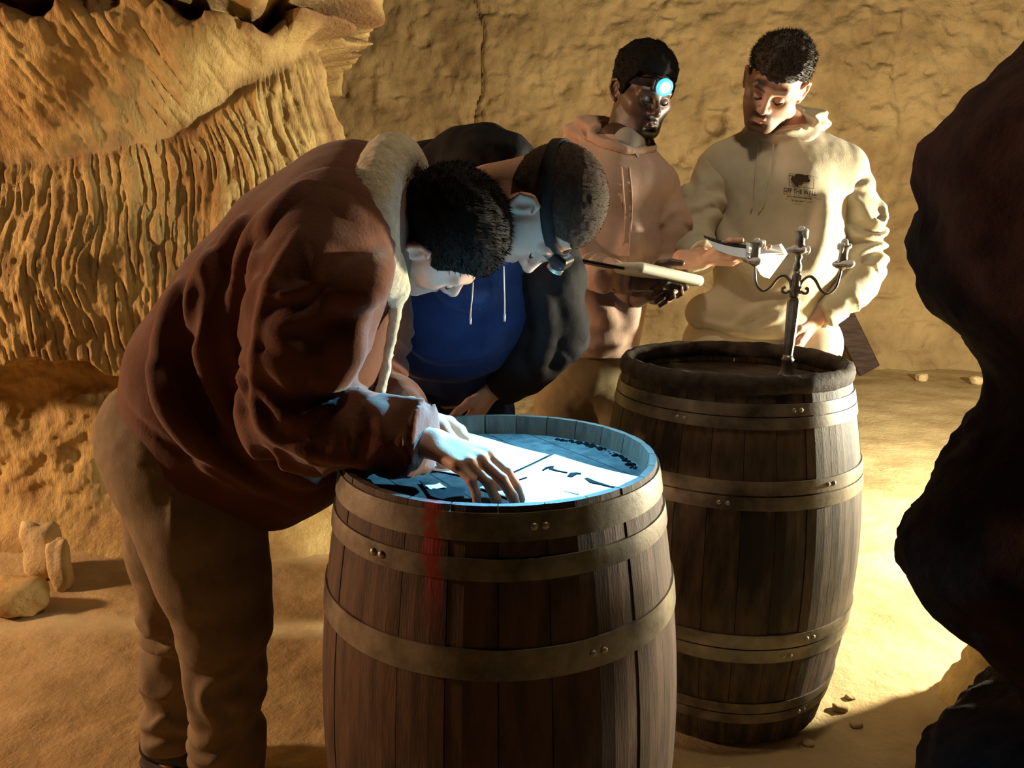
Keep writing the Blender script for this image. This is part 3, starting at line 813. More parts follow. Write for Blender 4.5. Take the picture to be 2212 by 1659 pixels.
def cowl(parent, m, N, tilt, h_up, r0, r1, seed, rim=.016, back=None, cut=None):
    """hood lying round the neck: N neck base, tilt = axis of the opening (up and forward), r0/r1 lower/upper radius"""
    t = nrm(tilt); F = Field.around([N-t*.10, N+t*(h_up+.05)], .23, .005)
    F.cone(N-t*.07, N+t*(h_up-.02), r0, r1, k=.03, flat=((1, 0, 0), 1.12))
    if back is not None: F.ell(back, (.115, .065, .060), None, k=.06)
    F.disp(lambda p: .006*np.sin(((p-N)@t)*150+3*fbm(p, 9, 1, seed)))
    F.cut(N+t*h_up, t, .03)
    F.cone(N-t*.03, N+t*(h_up+.12), .062, r1-.012+.03, k=.016, op='s', flat=((1, 0, 0), 1.1))
    if cut is not None: F.cone(cut[0], cut[1], cut[2], cut[2]*1.1, k=.02, op='s')
    cloth_noise(F, .004, 13., seed)
    return mesh_obj('hood', *F.mesh(2), m, parent)
# ================================================================== man in the brown shearling jacket, bending over the nearer barrel
M_suede = mat('brown_suede', (.105, .038, .020), (.150, .058, .031), 10, .9, .0012, 160, sheen=.25, spec=.15)
M_fleece = mat('cream_fleece', (.64, .54, .36), (.80, .70, .50), 60, .95, .006, 120, spec=.1, sheen=.3)
M_khaki = mat('olive_canvas', (.20, .145, .088), (.27, .20, .125), 22, .85, .0008, 260, spec=.15)
p1 = tag(empty('person', (P(440, 1400, 1.52)[0], 1.52, 0)), 'person in brown suede jacket with cream fleece collar bending over the nearer barrel', 'person')

F = Field((-.95, .98, .60), (-.12, 1.86, 1.62), .0055)
A = lambda a, b, c: P(a, b, c)
fy = ((0, 1, 0), 1.28)
F.cone(A(765, 470, 1.47), A(690, 560, 1.48), .125, .158, k=.05, flat=fy)
F.cone(A(690, 560, 1.48), A(590, 700, 1.50), .160, .180, k=.05, flat=((0, 1, 0), 1.2))
F.cone(A(590, 700, 1.50), A(515, 840, 1.51), .182, .205, k=.05, flat=((0, 1, 0), 1.02))
F.cone(A(515, 840, 1.51), A(500, 960, 1.51), .208, .215, k=.05, flat=((0, 1, 0), 1.0))
F.cone(A(752, 620, 1.44), A(660, 970, 1.45), .080, .098, k=.09)              # front panel hanging down
F.cone(A(740, 600, 1.60), A(670, 960, 1.60), .080, .095, k=.09)
F.cone(A(660, 970, 1.45), A(600, 930, 1.47), .098, .16, k=.06)
# shoulders
F.cone(A(760, 480, 1.44), A(722, 520, 1.31), .110, .100, k=.08)
F.cone(A(790, 470, 1.50), A(800, 520, 1.70), .105, .100, k=.08)
# hem: cut along the slanting lower edge
h0, h1 = A(252, 905, 1.5), A(640, 1128, 1.5); n = np.cross(h1-h0, (0, 1, 0)); n = n if n[2] < 0 else -n
F.cut(h0, n, .02)
F.cut(A(700, 1122, 1.5), (.25, 0, -1), .03)
# drag folds over the back and side
for pts, r, s in [([(520, 480), (478, 580), (480, 690), (512, 780), (540, 840)], .017, .15), ([(455, 545), (428, 660), (445, 780), (490, 890)], .018, .15),
               ([(590, 450), (540, 540), (525, 640), (545, 740)], .016, .2), ([(385, 625), (352, 740), (372, 850), (430, 950)], .017, .2),
               ([(320, 790), (372, 905), (470, 1000), (560, 1050)], .014, .35), ([(650, 400), (590, 480), (570, 560)], .013, .4), ([(500, 900), (580, 980), (680, 1040)], .014, .3)]:
    F.ridge(pts, r, .028, s)
for pts, r in [([(487, 540), (455, 640), (470, 740), (500, 820)], .011), ([(560, 520), (505, 620), (520, 730), (545, 800)], .011), ([(420, 610), (392, 730), (410, 830), (455, 920)], .012)]:
    F.ridge(pts, r, .018, .3, 's')
F.ridge([(262, 868), (340, 945), (440, 1010), (560, 1075), (640, 1104)], .006, .008, .5, 's')       # hem band seam
cloth_noise(F, .004, 7., 11, .0008)
mesh_obj('jacket', *F.mesh(2), M_suede, p1)
# sleeves
def sleeve(F, pts, rad, fo, k=.03): F.tube(pts, rad, k, fo)
S1 = [A(728, 500, 1.33), A(690, 610, 1.255), A(662, 730, 1.235), A(645, 880, 1.235), A(700, 920, 1.215), A(790, 938, 1.19), A(885, 948, 1.165), A(918, 952, 1.155)]
F = Field.around(S1, .16, .0045)
def f1(S, p):
    a = folds(.0115, 18., 3, .30, .68, (0, .8, 0), .9)(S, p)
    b = folds(.008, 12., 7, .04, .34, (.5, 0, .25), 1.)(S, p)
    return a+b
F.tube(S1, [.108, .100, .094, .086, .074, .062, .054, .049], .03, f1)
F.cut(A(922, 952, 1.155), A(920, 952, 1.155)-A(860, 946, 1.17), .008)
F.ridge([(640, 500), (575, 620), (548, 760), (552, 880), (585, 945), (680, 985), (790, 1000)], .007, .012, .35)    # back seam welt
for pts in ([(800, 560), (770, 620), (735, 650)], [(785, 640), (760, 720), (720, 760)], [(770, 720), (745, 800), (700, 820)], [(835, 545), (815, 610), (800, 640)]):
    F.ridge(pts, .016, .03, .3)
cloth_noise(F, .003, 10., 15, .0008)
mesh_obj('sleeve', *F.mesh(2), M_suede, p1)
S2 = [A(800, 520, 1.68), A(800, 700, 1.66), A(790, 850, 1.60), A(850, 890, 1.48), A(893, 900, 1.40)]
F = Field.around(S2, .14, .006)
F.tube(S2, [.098, .088, .080, .060, .046], .03, folds(.007, 15., 5, .2, .6, (0, .5, 0)))
F.cut(A(880, 898, 1.42), A(893, 900, 1.40)-A(850, 890, 1.48), .008)
mesh_obj('sleeve', *F.mesh(1), M_suede, p1)
# fleece collar and lining edge
def fleece(F, seed): F.disp(lambda p: .0018*fbm(p, 80, 2, seed)+.0012*fbm(p, 170, 1, seed+2), .02)
C1 = [A(852, 632, 1.40), A(832, 590, 1.345), A(812, 540, 1.315), A(808, 460, 1.305), A(814, 390, 1.335), A(840, 345, 1.40), A(862, 342, 1.47), A(882, 372, 1.54), A(892, 420, 1.60), A(885, 500, 1.62)]
F = Field.around(C1, .08, .004)
c = catmull(C1, 4); F.chain(c, list(np.interp(np.linspace(0, 1, len(c)), [0, .1, .4, .7, 1], [.024, .034, .039, .039, .034])), k=.012)
c2 = [A(842, 600, 1.37), A(832, 540, 1.345), A(830, 460, 1.34), A(838, 395, 1.37), A(860, 365, 1.43)]
F.chain(c2, .022, k=.015)
F.cone(A(862, 628, 1.37), A(856, 655, 1.375), .020, .012, k=.012)
fleece(F, 3); mesh_obj('fleece_collar', *F.mesh(1), M_fleece, p1)
C2 = [A(860, 640, 1.38), A(852, 690, 1.375), A(842, 750, 1.375), A(829, 815, 1.38), A(815, 870, 1.385), A(790, 940, 1.40), A(764, 1000, 1.41), A(748, 1050, 1.42), A(742, 1075, 1.42)]
F = Field.around(C2, .04, .0035); c = catmull(C2, 4); F.chain(c, list(np.interp(np.linspace(0, 1, len(c)), [0, .2, 1], [.012, .0085, .0075])), k=.006)
fleece(F, 9); mesh_obj('fleece_lining', *F.mesh(1), M_fleece, p1)

# trousers
F = Field((-.95, 1.15, .02), (-.36, 1.92, 1.06), .0055)
F.ell(A(392, 955, 1.52), (.135, .165, .150), None, k=.05)
F.cone(A(350, 930, 1.50), A(400, 990, 1.50), .105, .13, k=.06, flat=((0, 1, 0), 1.25))
NL = [A(408, 985, 1.43), A(440, 1130, 1.40), A(462, 1240, 1.39), A(484, 1340, 1.385), A(488, 1470, 1.40), A(490, 1600, 1.42), A(492, 1790, 1.44)]
NL[-1][2] = max(NL[-1][2], .05)
F.tube(NL, [.130, .115, .101, .086, .074, .071, .076], .05, folds(.0065, 10., 23, .40, .86, (.3, 0, 0)))
FL = [A(372, 990, 1.62), A(382, 1180, 1.64), A(392, 1330, 1.66), A(384, 1450, 1.67), A(376, 1560, 1.68), A(378, 1640, 1.68)]
F.tube(FL, [.120, .105, .084, .074, .070, .073], .04, folds(.010, 9., 27, .36, .90, (.4, 0, 0)))
F.ridge([(372, 1012), (371, 1160)], .004, .006, .3); F.ridge([(262, 985), (300, 1010), (370, 1022)], .004, .006, .3)
F.cut((0, 0, .05), (0, 0, -1), .01)
cloth_noise(F, .003, 9., 31)
mesh_obj('trousers', *F.mesh(2), M_khaki, p1)
shoe(np.array([NL[-1][0], NL[-1][1], .08]), (.9, -.25), p1); shoe(np.array([FL[-1][0], FL[-1][1], .08]), (.95, -.1), p1)

# body: head, neck, hands, and the figure under the clothes
f_ = nrm([.40, .30, -.87]); u_ = np.array([.80, -.50, .25]); R1 = frame(f_, u_)
C1h = A(895, 541, 1.36)-R1@np.array([.086, -.012, -.006])
F = Field.around([C1h, A(830, 470, 1.46)], .17, .0022)
add_head(F, C1h, R1, A(838, 468, 1.465), .060)
hm = F.mesh(1)
Wr = A(934, 958, 1.150)
X = nrm([.76, -.58, -.17]); T = nrm([.55, .80, .10]); Zd = nrm(np.cross(X, T)); Zd = Zd if Zd[2] > 0 else -Zd
F = Field.around([Wr-X*.1, Wr+X*.2], .09, .0022)
F.cone(A(880, 950, 1.165), Wr, .030, .0275, k=.02, flat=(Zd, .85))
add_hand(F, Wr, X, T, [(18, 24, 14), (19, 24, 14), (22, 30, 18), (24, 34, 22)], [(.80, .40, -.45), (.92, .02, -.40), (.95, -.20, -.20)], .98, .13, Zd)
h1m = F.mesh(1)
Wl = A(895, 902, 1.395); X2 = nrm(A(935, 950, 1.30)-Wl)
F = Field.around([Wl-X2*.1, Wl+X2*.2], .08, .0028)
F.cone(Wl-X2*.08, Wl, .030, .028, k=.02)
add_hand(F, Wl, X2, (.7, .1, .3), [(15, 25, 15)]*4, [(.8, .5, -.2), (.95, .2, -.2), (1, 0, -.2)], 1.0, .06, (-.5, -.1, .85))
h2m = F.mesh(1)
bod = rough_body([(A(838, 468, 1.465), A(690, 570, 1.49), .07, .11), (A(690, 570, 1.49), A(430, 930, 1.51), .12, .12), (A(728, 500, 1.36), A(645, 880, 1.235), .06, .045), (A(645, 880, 1.235), A(880, 950, 1.165), .042, .028),
    (A(790, 500, 1.62), A(790, 850, 1.60), .06, .045), (A(790, 850, 1.60), Wl, .042, .028), (A(410, 980, 1.44), A(484, 1340, 1.385), .085, .055), (A(484, 1340, 1.385), NL[-1], .055, .04), (A(375, 990, 1.6), A(390, 1330, 1.66), .08, .055), (A(390, 1330, 1.66), FL[-1], .05, .04)])
v, f = join(hm, h1m, h2m, bod)
t = skin_tint(v, C1h, R1, (.42, .15, .12), (.05, .03, .022), .35, (.02, .012, .008))
mesh_obj('body', v, f, M_skin, p1, attr=t); eyes(C1h, R1, p1)
line = [(-.115, -.055), (-.07, -.050), (-.035, -.028), (-.012, .026), (.012, .020), (.024, .008), (.036, .014), (.047, .036), (.070, .054), (.120, .060)]
mesh_obj('hair', *hair_mesh(C1h, R1, .016, .0065, line, seed=4, strands=5000, slen=.012, comb=(0, .7, .3), tuft=.003), M_hairB, p1)
# ================================================================== man in the black hooded jacket and navy hoodie, wearing a headlamp, leaning over from behind
M_blackcloth = mat('black_softshell', (.006, .0055, .006), (.012, .011, .012), 12, .75, .0008, 150, spec=.12)
M_navy = mat('navy_jersey', (.009, .020, .065), (.016, .033, .10), 14, .9, .0008, 220, spec=.12, sheen=.1)
M_jeans = mat('blue_denim', (.018, .030, .085), (.035, .055, .14), 40, .9, .0006, 300, spec=.12)
M_cord = mat('white_cord', (.62, .60, .56), None, rough=.8)
M_tip = mat('metal_tip', (.75, .74, .72), None, rough=.3, metal=.5)
p2 = tag(empty('person', (P(985, 900, 2.0)[0], 2.0, 0)), 'person in navy hoodie and black jacket with a headlamp, leaning in behind the nearer barrel', 'person')
CN2 = A(1050, 425, 1.64)
# navy hoodie torso
F = Field.around([A(960, 860, 1.98), A(1000, 420, 1.65)], .32, .006)
F.cone(A(1010, 480, 1.72), A(990, 650, 1.80), .125, .150, k=.06, flat=((1, 0, 0), 1.15))
F.cone(A(990, 650, 1.80), A(975, 800, 1.90), .150, .145, k=.06, flat=((1, 0, 0), 1.1))
F.cone(A(1040, 440, 1.66), A(1010, 500, 1.70), .075, .11, k=.05)
F.cut(A(975, 822, 1.90), (0, .35, -1), .015)
for pts in ([(900, 740), (980, 770), (1080, 740)], [(890, 790), (980, 805), (1090, 775)], [(950, 600), (1000, 650), (1060, 640)]): F.ridge(pts, .012, .04, .4)
cloth_noise(F, .005, 8., 41)
FH = F; hood2 = mesh_obj('hoodie', *F.mesh(2), M_navy, p2)
# black jacket: back, hood, sleeves
F = Field.around([A(800, 330, 1.95), A(1250, 850, 1.95), A(960, 300, 1.7)], .2, .006)
F.cone(A(830, 425, 1.90), A(960, 432, 1.82), .095, .11, k=.06)
F.cone(A(960, 440, 1.84), A(950, 620, 1.98), .14, .15, k=.06, flat=((1, 0, 0), 1.15))
F.cone(A(950, 620, 1.98), A(960, 810, 2.04), .15, .15, k=.06)
F.cone(A(960, 440, 1.84), A(1130, 480, 1.78), .11, .095, k=.06)
cloth_noise(F, .005, 8., 43)
# clear the open front so the hoodie shows
F.cone(A(1020, 560, 1.55), A(985, 840, 1.72), .13, .14, k=.02, op='s', flat=((1, 0, 0), .9))
mesh_obj('jacket', *F.mesh(2), M_blackcloth, p2)
HD = [A(930, 375, 1.80), A(1000, 335, 1.74), A(1060, 325, 1.70), A(1115, 335, 1.67), A(1150, 345, 1.66)]
F = Field.around(HD+[A(1040, 400, 1.7)], .12, .005)
F.chain(HD, [.050, .052, .046, .034, .014], k=.04, flat=((0, 1, 0), 1.5))
F.cone(A(960, 385, 1.74), A(1060, 360, 1.68), .06, .04, k=.04)
F.ridge([(960, 340), (1040, 315), (1120, 325)], .010, .02, .3); F.ridge([(950, 360), (1040, 345), (1130, 345)], .010, .02, .3)
cloth_noise(F, .004, 12., 47); mesh_obj('jacket_hood', *F.mesh(1), M_blackcloth, p2)
# sleeves: his left arm hangs on the right, forearm propped on the thigh; right arm behind the brown jacket
SA = [A(1130, 480, 1.76), A(1190, 600, 1.74), A(1200, 720, 1.76), A(1130, 800, 1.76), A(1075, 835, 1.78)]
F = Field.around(SA, .13, .0055); F.tube(SA, [.088, .074, .072, .058, .050], .03, folds(.005, 11., 51, .05, .6, (.4, .3, 0)))
F.ridge([(1150, 600), (1185, 700), (1160, 790)], .012, .03, .4); F.cut(A(1070, 838, 1.78), A(1075, 835, 1.78)-A(1130, 800, 1.76), .01)
cloth_noise(F, .004, 10., 52); mesh_obj('sleeve', *F.mesh(1), M_blackcloth, p2)
SB = [A(830, 420, 1.88), A(800, 600, 1.86), A(810, 740, 1.84), A(845, 800, 1.80)]
F = Field.around(SB, .13, .006); F.tube(SB, [.088, .074, .066, .050], .03, folds(.007, 9., 53)); mesh_obj('sleeve', *F.mesh(1), M_blackcloth, p2)
# jeans
F = Field((-.42, 1.72, .02), (.20, 2.28, 1.06), .0065)
F.ell(A(965, 850, 1.99), (.165, .125, .13), None, k=.04)
for (a, b, c_) in ((A(910, 900, 1.97), A(880, 1200, 1.95), V3(-.26, 1.98, .05)), (A(1030, 900, 1.97), A(1040, 1200, 1.95), V3(-.03, 1.98, .05))):
    F.tube([a, b, c_], [.098, .078, .072], .04, folds(.004, 8., 55))
F.ridge([(945, 850), (946, 885)], .004, .006, .3); F.cut((0, 0, .05), (0, 0, -1), .01); cloth_noise(F, .003, 9., 57)
mesh_obj('jeans', *F.mesh(1), M_jeans, p2)
for x in (-.26, -.03): shoe(np.array([x, 1.99, .08]), (.1, -1), p2)
# draw cords
for k_, pts in enumerate(([(1022, 610), (1020, 640), (1017, 668), (1016, 684)], [(1088, 575), (1089, 615), (1090, 650), (1090, 678)])):
    q = [A(a, b, 1.60) for a, b in pts]
    cd = mesh_obj('draw_cord', *tube_mesh(catmull(q, 4), .0016, 7), M_cord, hood2)
    e = q[-1]; mesh_obj('cord_tip', *tube_mesh([e, e+[0, 0, -.016]], [.0026, .0024], 9), M_tip, hood2)
# body
R2 = frame([.07, .08, -.99], [.92, -.38, .06])
C2h = A(1172, 443, 1.50)
F = Field.around([C2h, CN2], .17, .0022); add_head(F, C2h, R2, CN2, .060); hm = F.mesh(1)
Wp = A(848, 812, 1.79); X = nrm([.35, .1, -.9])
F = Field.around([Wp-X*.06, Wp+X*.19], .07, .003); F.cone(Wp-X*.05, Wp, .028, .027, k=.02)
add_hand(F, Wp, X, (.6, -.7, .2), [(20, 30, 20)]*4, [(.8, .5, -.2), (.95, .2, -.2), (1, 0, -.2)], 1., .05, (-.9, -.3, -.35)); ha = F.mesh(1)
Wq = A(1068, 840, 1.78); X = nrm([-.6, -.05, -.8])
F = Field.around([Wq-X*.06, Wq+X*.19], .07, .003); F.cone(Wq-X*.05, Wq, .028, .027, k=.02)
add_hand(F, Wq, X, (-.3, -.9, .2), [(20, 30, 20)]*4, [(.8, .5, -.2), (.95, .2, -.2), (1, 0, -.2)], 1., .05, (.8, -.3, -.5)); hb = F.mesh(1)
bod = rough_body([(CN2, A(1000, 500, 1.74), .06, .09), (A(1000, 500, 1.76), A(965, 850, 1.98), .10, .11), (SA[0], SA[2], .05, .045), (SA[2], Wq, .04, .027), (SB[0], SB[2], .05, .04), (SB[2], Wp, .04, .027),
    (A(910, 900, 1.97), A(880, 1200, 1.95), .075, .05), (A(880, 1200, 1.95), V3(-.26, 1.98, .08), .05, .04), (A(1030, 900, 1.97), A(1040, 1200, 1.95), .075, .05), (A(1040, 1200, 1.95), V3(-.03, 1.98, .08), .05, .04)])
v, f = join(hm, ha, hb, bod)
mesh_obj('body', v, f, M_skin, p2, attr=skin_tint(v, C2h, R2, (.42, .15, .12), (.10, .06, .04), .3, (.05, .03, .02))); eyes(C2h, R2, p2)
line2 = [(-.115, -.060), (-.07, -.050), (-.035, -.020), (-.012, .028), (.012, .022), (.022, .024), (.034, .028), (.045, .040), (.070, .060), (.120, .068)]
M_hairBuzz = mat('hair_cropped_brown', (.035, .020, .013), (.075, .045, .028), 200, .8, .0015, 400, spec=.2)
mesh_obj('hair', *hair_mesh(C2h, R2, .0060, .0030, line2, seed=14, strands=6000, slen=.005, comb=(0, .4, .2), tuft=.0012), M_hairBuzz, p2)

# ---- headlamps
M_strap = mat('strap_elastic', (.012, .011, .011), (.02, .018, .018), 90, .9, .0006, 300)
M_lens = mat('lens_clear', (.30, .30, .24), None, rough=.12, spec=.8)
def headlamp(C, R, plane_pt, nv, fwd, label, lit=None, big=1.0):
    """elastic strap around the skull in the plane with normal nv (local), housing on the forehead"""
    root = tag(empty('headlamp', C), label, 'headlamp')
    nv = nrm(nv); c = np.array(plane_pt, float); ax = nrm(np.cross(nv, [1, 0, 0])); bx = np.array([1., 0, 0])
    ring = []; N = 64; hw = .0115
    vv = []; ff = []
    for k in range(N):
        a = 2*math.pi*k/N; d = ax*math.cos(a)+bx*math.sin(a)
        # distance to the skull surface in that direction (the two head ellipsoids, swollen by the hair)
        best = 0
        for ec, er in (((0, -.012, .034), (.0765, .098, .089)), ((0, .030, -.030), (.062, .064, .082))):
            er = np.array(er)+.0075; o_ = (c-np.array(ec))/er; dd = d/er
            A_, B_, C_ = dd@dd, 2*(o_@dd), o_@o_-1; disc = B_*B_-4*A_*C_
            if disc > 0: best = max(best, (-B_+math.sqrt(disc))/(2*A_))
        for off, w_ in ((0, -hw), (.0022, -hw), (.0022, hw), (0, hw)):
            vv.append(C+R@(c+d*(best+off)+nv*w_))
        if k == 0: front = c+d*best
    for k in range(N):
        for j in range(4): a, b = k*4+j, k*4+(j+1) % 4; c2, d2 = ((k+1) % N)*4+(j+1) % 4, ((k+1) % N)*4+j; ff.append((a, b, c2, d2))
    mesh_obj('strap', vv, ff, M_strap, root)
    fw = nrm(fwd); up = nrm(np.array([0, 0, 1.])-fw*fw[2]); Rh = R@np.stack([np.cross(fw, up), fw, up], 1)
    hc = C+R@(front+np.array([0, .011, 0]))
    F = Field(hc-.05, hc+.05, .0016); F.box(hc, (.029, .0125, .019), Rh, .008, .004); F.ell(hc+Rh@np.array([0, .012, 0]), (.020, .014, .0165), Rh, .006)
    hs = mesh_obj('housing', *F.mesh(1), M_black, root)
    lc = hc+Rh@np.array([0, .0245, 0]); axl = Rh[:, 1]
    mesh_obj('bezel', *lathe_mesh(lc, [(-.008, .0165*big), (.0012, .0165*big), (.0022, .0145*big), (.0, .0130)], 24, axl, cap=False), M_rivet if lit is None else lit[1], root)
    ln = mesh_obj('lens', *lathe_mesh(lc, [(-.004, .0135*big**.5), (.0006, .0132*big**.5), (.0018, .008*big), (.0022, .0005)], 24, axl), lit[0] if lit else M_lens, root)
    return root, hc, lc, axl
M_led = emis('led_cool', (.62, .92, 1.0), 60.); M_ledhalo = emis('led_halo', (.05, .42, .75), 2.2)  # blue bezel glow stands in for the halo around the shining lens
hl2, hc2, lc2, ax2 = headlamp(C2h, R2, (0, .004, .036), (0, .05, 1), (0, .80, -.60), 'lit black headlamp strapped across the bowed close-cropped head', lit=(M_led, M_rivet))
tgt = V3(.03, 1.17, ZH1)
lamp('headlamp_beam', 'SPOT', tuple(lc2+ax2*.006), (.14, .60, 1.0), 135, .012, tuple(tgt), 108, 1.0)

# ================================================================== man in the pink-beige hoodie with the shining headlamp
M_pink = mat('dusty_pink_jersey', (.42, .28, .21), (.49, .34, .26), 12, .92, .0008, 240, spec=.1, sheen=.12)
M_olive = mat('khaki_chino', (.20, .155, .08), (.28, .22, .12), 16, .88, .0006, 260, spec=.12)
M_shirt = mat('grey_shirt', (.32, .29, .25), None, rough=.9)
p3 = tag(empty('person', (P(1300, 760, 2.5)[0], 2.5, 0)), 'person in dusty pink hoodie with a shining headlamp, standing holding a cream pad', 'person')
CN3 = A(1342, 325, 2.47)
F = Field.around([A(1170, 300, 2.5), A(1420, 790, 2.5)], .30, .006)
F.cone(A(1310, 420, 2.46), A(1300, 560, 2.44), .145, .150, k=.06, flat=((1, 0, 0), 1.22))
F.cone(A(1300, 560, 2.44), A(1285, 735, 2.44), .150, .135, k=.06, flat=((1, 0, 0), 1.06))
F.cone(A(1335, 345, 2.47), A(1225, 385, 2.50), .085, .088, k=.06); F.cone(A(1335, 345, 2.47), A(1405, 405, 2.46), .085, .085, k=.06)
F.cut(A(1285, 764, 2.44), (0, 0, -1), .018)
F.ridge([(1215, 742), (1290, 752), (1360, 735)], .010, .02, .4)
for pts in ([(1230, 600), (1280, 660), (1330, 690)], [(1370, 500), (1350, 600), (1365, 700)], [(1225, 480), (1260, 560), (1300, 600)]): F.ridge(pts, .011, .05, .4)
cloth_noise(F, .006, 7., 61); F3 = F
hd3 = mesh_obj('hoodie', *F.mesh(2), M_pink, p3)
cowl(hd3, M_pink, A(1335, 335, 2.47), (.22, -.42, .88), .075, .118, .098, 63, back=A(1290, 290, 2.58))
F = Field.around([CN3], .11, .005); F.cone(A(1352, 318, 2.43), A(1346, 352, 2.42), .062, .07, k=.02); mesh_obj('undershirt', *F.mesh(1), M_shirt, p3)
SL = [A(1410, 405, 2.46), A(1440, 490, 2.44), A(1442, 580, 2.42), A(1425, 612, 2.33), A(1408, 628, 2.25)]
F = Field.around(SL, .12, .005); F.tube(SL, [.082, .070, .064, .052, .045], .03, folds(.007, 13., 65, .12, .6, (.3, .3, 0)))
F.cut(SL[-1], SL[-1]-SL[-2], .008); cloth_noise(F, .004, 11., 66); mesh_obj('sleeve', *F.mesh(1), M_pink, hd3)
SR = [A(1220, 395, 2.48), A(1215, 500, 2.42), A(1235, 585, 2.34), A(1300, 592, 2.24), A(1372, 606, 2.16)]
F = Field.around(SR, .12, .005); F.tube(SR, [.084, .070, .064, .048, .038], .03, folds(.006, 13., 67, .2, .7, (.3, .3, 0)))
F.cut(SR[-1], SR[-1]-SR[-2], .008); cloth_noise(F, .004, 11., 68); mesh_obj('sleeve', *F.mesh(1), M_pink, hd3)
for pts in ([(1342, 362), (1346, 420), (1350, 470), (1349, 525)], [(1358, 362), (1364, 430), (1362, 500), (1358, 560)]):
    mesh_obj('draw_cord', *cord_on(F3, pts, .0028), M_pink, hd3)
# trousers
def trousers(name, pel, legs, m, parent, seed, lo, hi):
    F = Field(lo, hi, .0065); F.ell(pel, (.168, .125, .14), None, k=.04)
    for l in legs: F.tube(l, [.100, .082, .074], .04, folds(.006, 7., seed, .15, .9, (.3, 0, 0)))
    F.cut((0, 0, .045), (0, 0, -1), .01); cloth_noise(F, .004, 8., seed+2)
    return mesh_obj(name, *F.mesh(1), m, parent)
pc = A(1272, 800, 2.5); lx = pc[0]
trousers('trousers', pc, [[pc+[-.085, 0, -.10], pc+[-.10, -.02, -.45], V3(lx-.12, 2.52, .05)], [pc+[.085, 0, -.10], pc+[.10, -.02, -.45], V3(lx+.11, 2.52, .05)]], M_olive, p3, 71, (lx-.30, 2.28, .02), (lx+.30, 2.72, 1.08))
for s in (-.12, .11): shoe(np.array([lx+s, 2.53, .08]), (.1, -1), p3)
R3 = frame([.30, -.88, -.36], [.15, -.30, .94])
C3h = A(1388, 196, 2.45)
F = Field.around([C3h, CN3], .17, .0030); add_head(F, C3h, R3, CN3, .060, jaw=1.04, nose=1.0); hm = F.mesh(1)
W3 = A(1402, 632, 2.235); X = nrm([.35, -.75, .30])
F = Field.around([W3-X*.06, W3+X*.19], .07, .0028); F.cone(W3-X*.06, W3, .029, .027, k=.02)
add_hand(F, W3, X, (-.55, -.1, .75), [(38, 55, 35), (42, 58, 35), (46, 58, 35), (50, 58, 35)], [(.7, .6, .1), (.9, .3, -.3), (.95, .1, -.4)], 1.05, .05, (.75, -.2, .55)); ha = F.mesh(1)
W4 = A(1378, 608, 2.155); X = nrm([.75, -.55, .1])
F = Field.around([W4-X*.06, W4+X*.19], .07, .0028); F.cone(W4-X*.06, W4, .028, .026, k=.02)
add_hand(F, W4, X, (.3, .5, .8), [(45, 60, 35)]*4, [(.7, .6, .1), (.9, .3, -.3), (.95, .1, -.4)], 1.0, .05, (-.2, -.6, -.6)); hb = F.mesh(1)
bod = rough_body([(CN3, pc, .085, .11), (SL[0], SL[2], .05, .04), (SL[2], W3, .04, .027), (SR[0], SR[2], .05, .04), (SR[2], W4, .038, .026), (CN3, SL[0], .06, .05), (CN3, SR[0], .06, .05),
    (pc+[-.085, 0, -.1], pc+[-.10, -.02, -.45], .075, .05), (pc+[-.10, -.02, -.45], V3(lx-.12, 2.52, .08), .05, .04), (pc+[.085, 0, -.1], pc+[.10, -.02, -.45], .075, .05), (pc+[.10, -.02, -.45], V3(lx+.11, 2.52, .08), .05, .04)])
v, f = join(hm, ha, hb, bod)
mesh_obj('body', v, f, M_skinD, p3, attr=skin_tint(v, C3h, R3, (.10, .045, .04), (.012, .008, .006), .5, (.01, .007, .006), .6)); eyes(C3h, R3, p3)
line3 = [(-.115, -.050), (-.07, -.045), (-.035, -.02), (-.012, .026), (.012, .022), (.022, -.012), (.034, -.008), (.045, .030), (.070, .060), (.120, .064)]
mesh_obj('hair', *hair_mesh(C3h, R3, .022, .010, line3, seed=24, strands=6000, slen=.007, comb=(0, 0, .2), tuft=.004), M_hairB, p3)
hl3, hc3, lc3, ax3 = headlamp(C3h, R3, (0, .004, .030), (0, -.10, 1), (0, .95, -.12), 'shining headlamp on the forehead of the dark-haired person in pink', lit=(M_led, M_ledhalo), big=1.5)
lamp('headlamp_glow', 'SPOT', tuple(lc3+ax3*.008), (.25, .7, 1.0), 1.5, .015, tuple(lc3+ax3), 110, .9)

# cream pad held edge-on, and the black folder beside it
def slab(name, c, ex, ey, ez, hf, rd, m, label, cat, parent=None, h=.0025):
    R = np.stack([nrm(ex), nrm(ey), nrm(ez)], 1); F = Field(np.asarray(c)-np.linalg.norm(hf)-.01, np.asarray(c)+np.linalg.norm(hf)+.01, h); F.box(c, hf, R, rd)
    o = mesh_obj(name, *F.mesh(1), m, parent)
    return tag(o, label, cat) if parent is None else o
M_cream = mat('cream_pad', (.84, .80, .60), (.88, .84, .66), 8, .6, 0, spec=.3)
M_folder = mat('black_folder', (.010, .010, .010), None, rough=.5)
a, b = A(1384, 577, 2.03), A(1513, 607, 2.12); ex = nrm(b-a); ey = nrm(np.cross([0, 0, 1], ex)+[0, 0, -.06]); ez = np.cross(ex, ey)
slab('cream_pad', (a+b)/2+ey*.055, ex, ey, ez, (np.linalg.norm(b-a)/2+.010, .065, .0150), .0145, M_cream, 'cream rounded pad held edge-on by the person in pink', 'pad')
a, b = A(1258, 559, 2.05), A(1362, 579, 2.09); ex = nrm(b-a); ey = nrm(np.cross([0, 0, 1], ex)+[0, 0, -.02]); ez = np.cross(ex, ey)
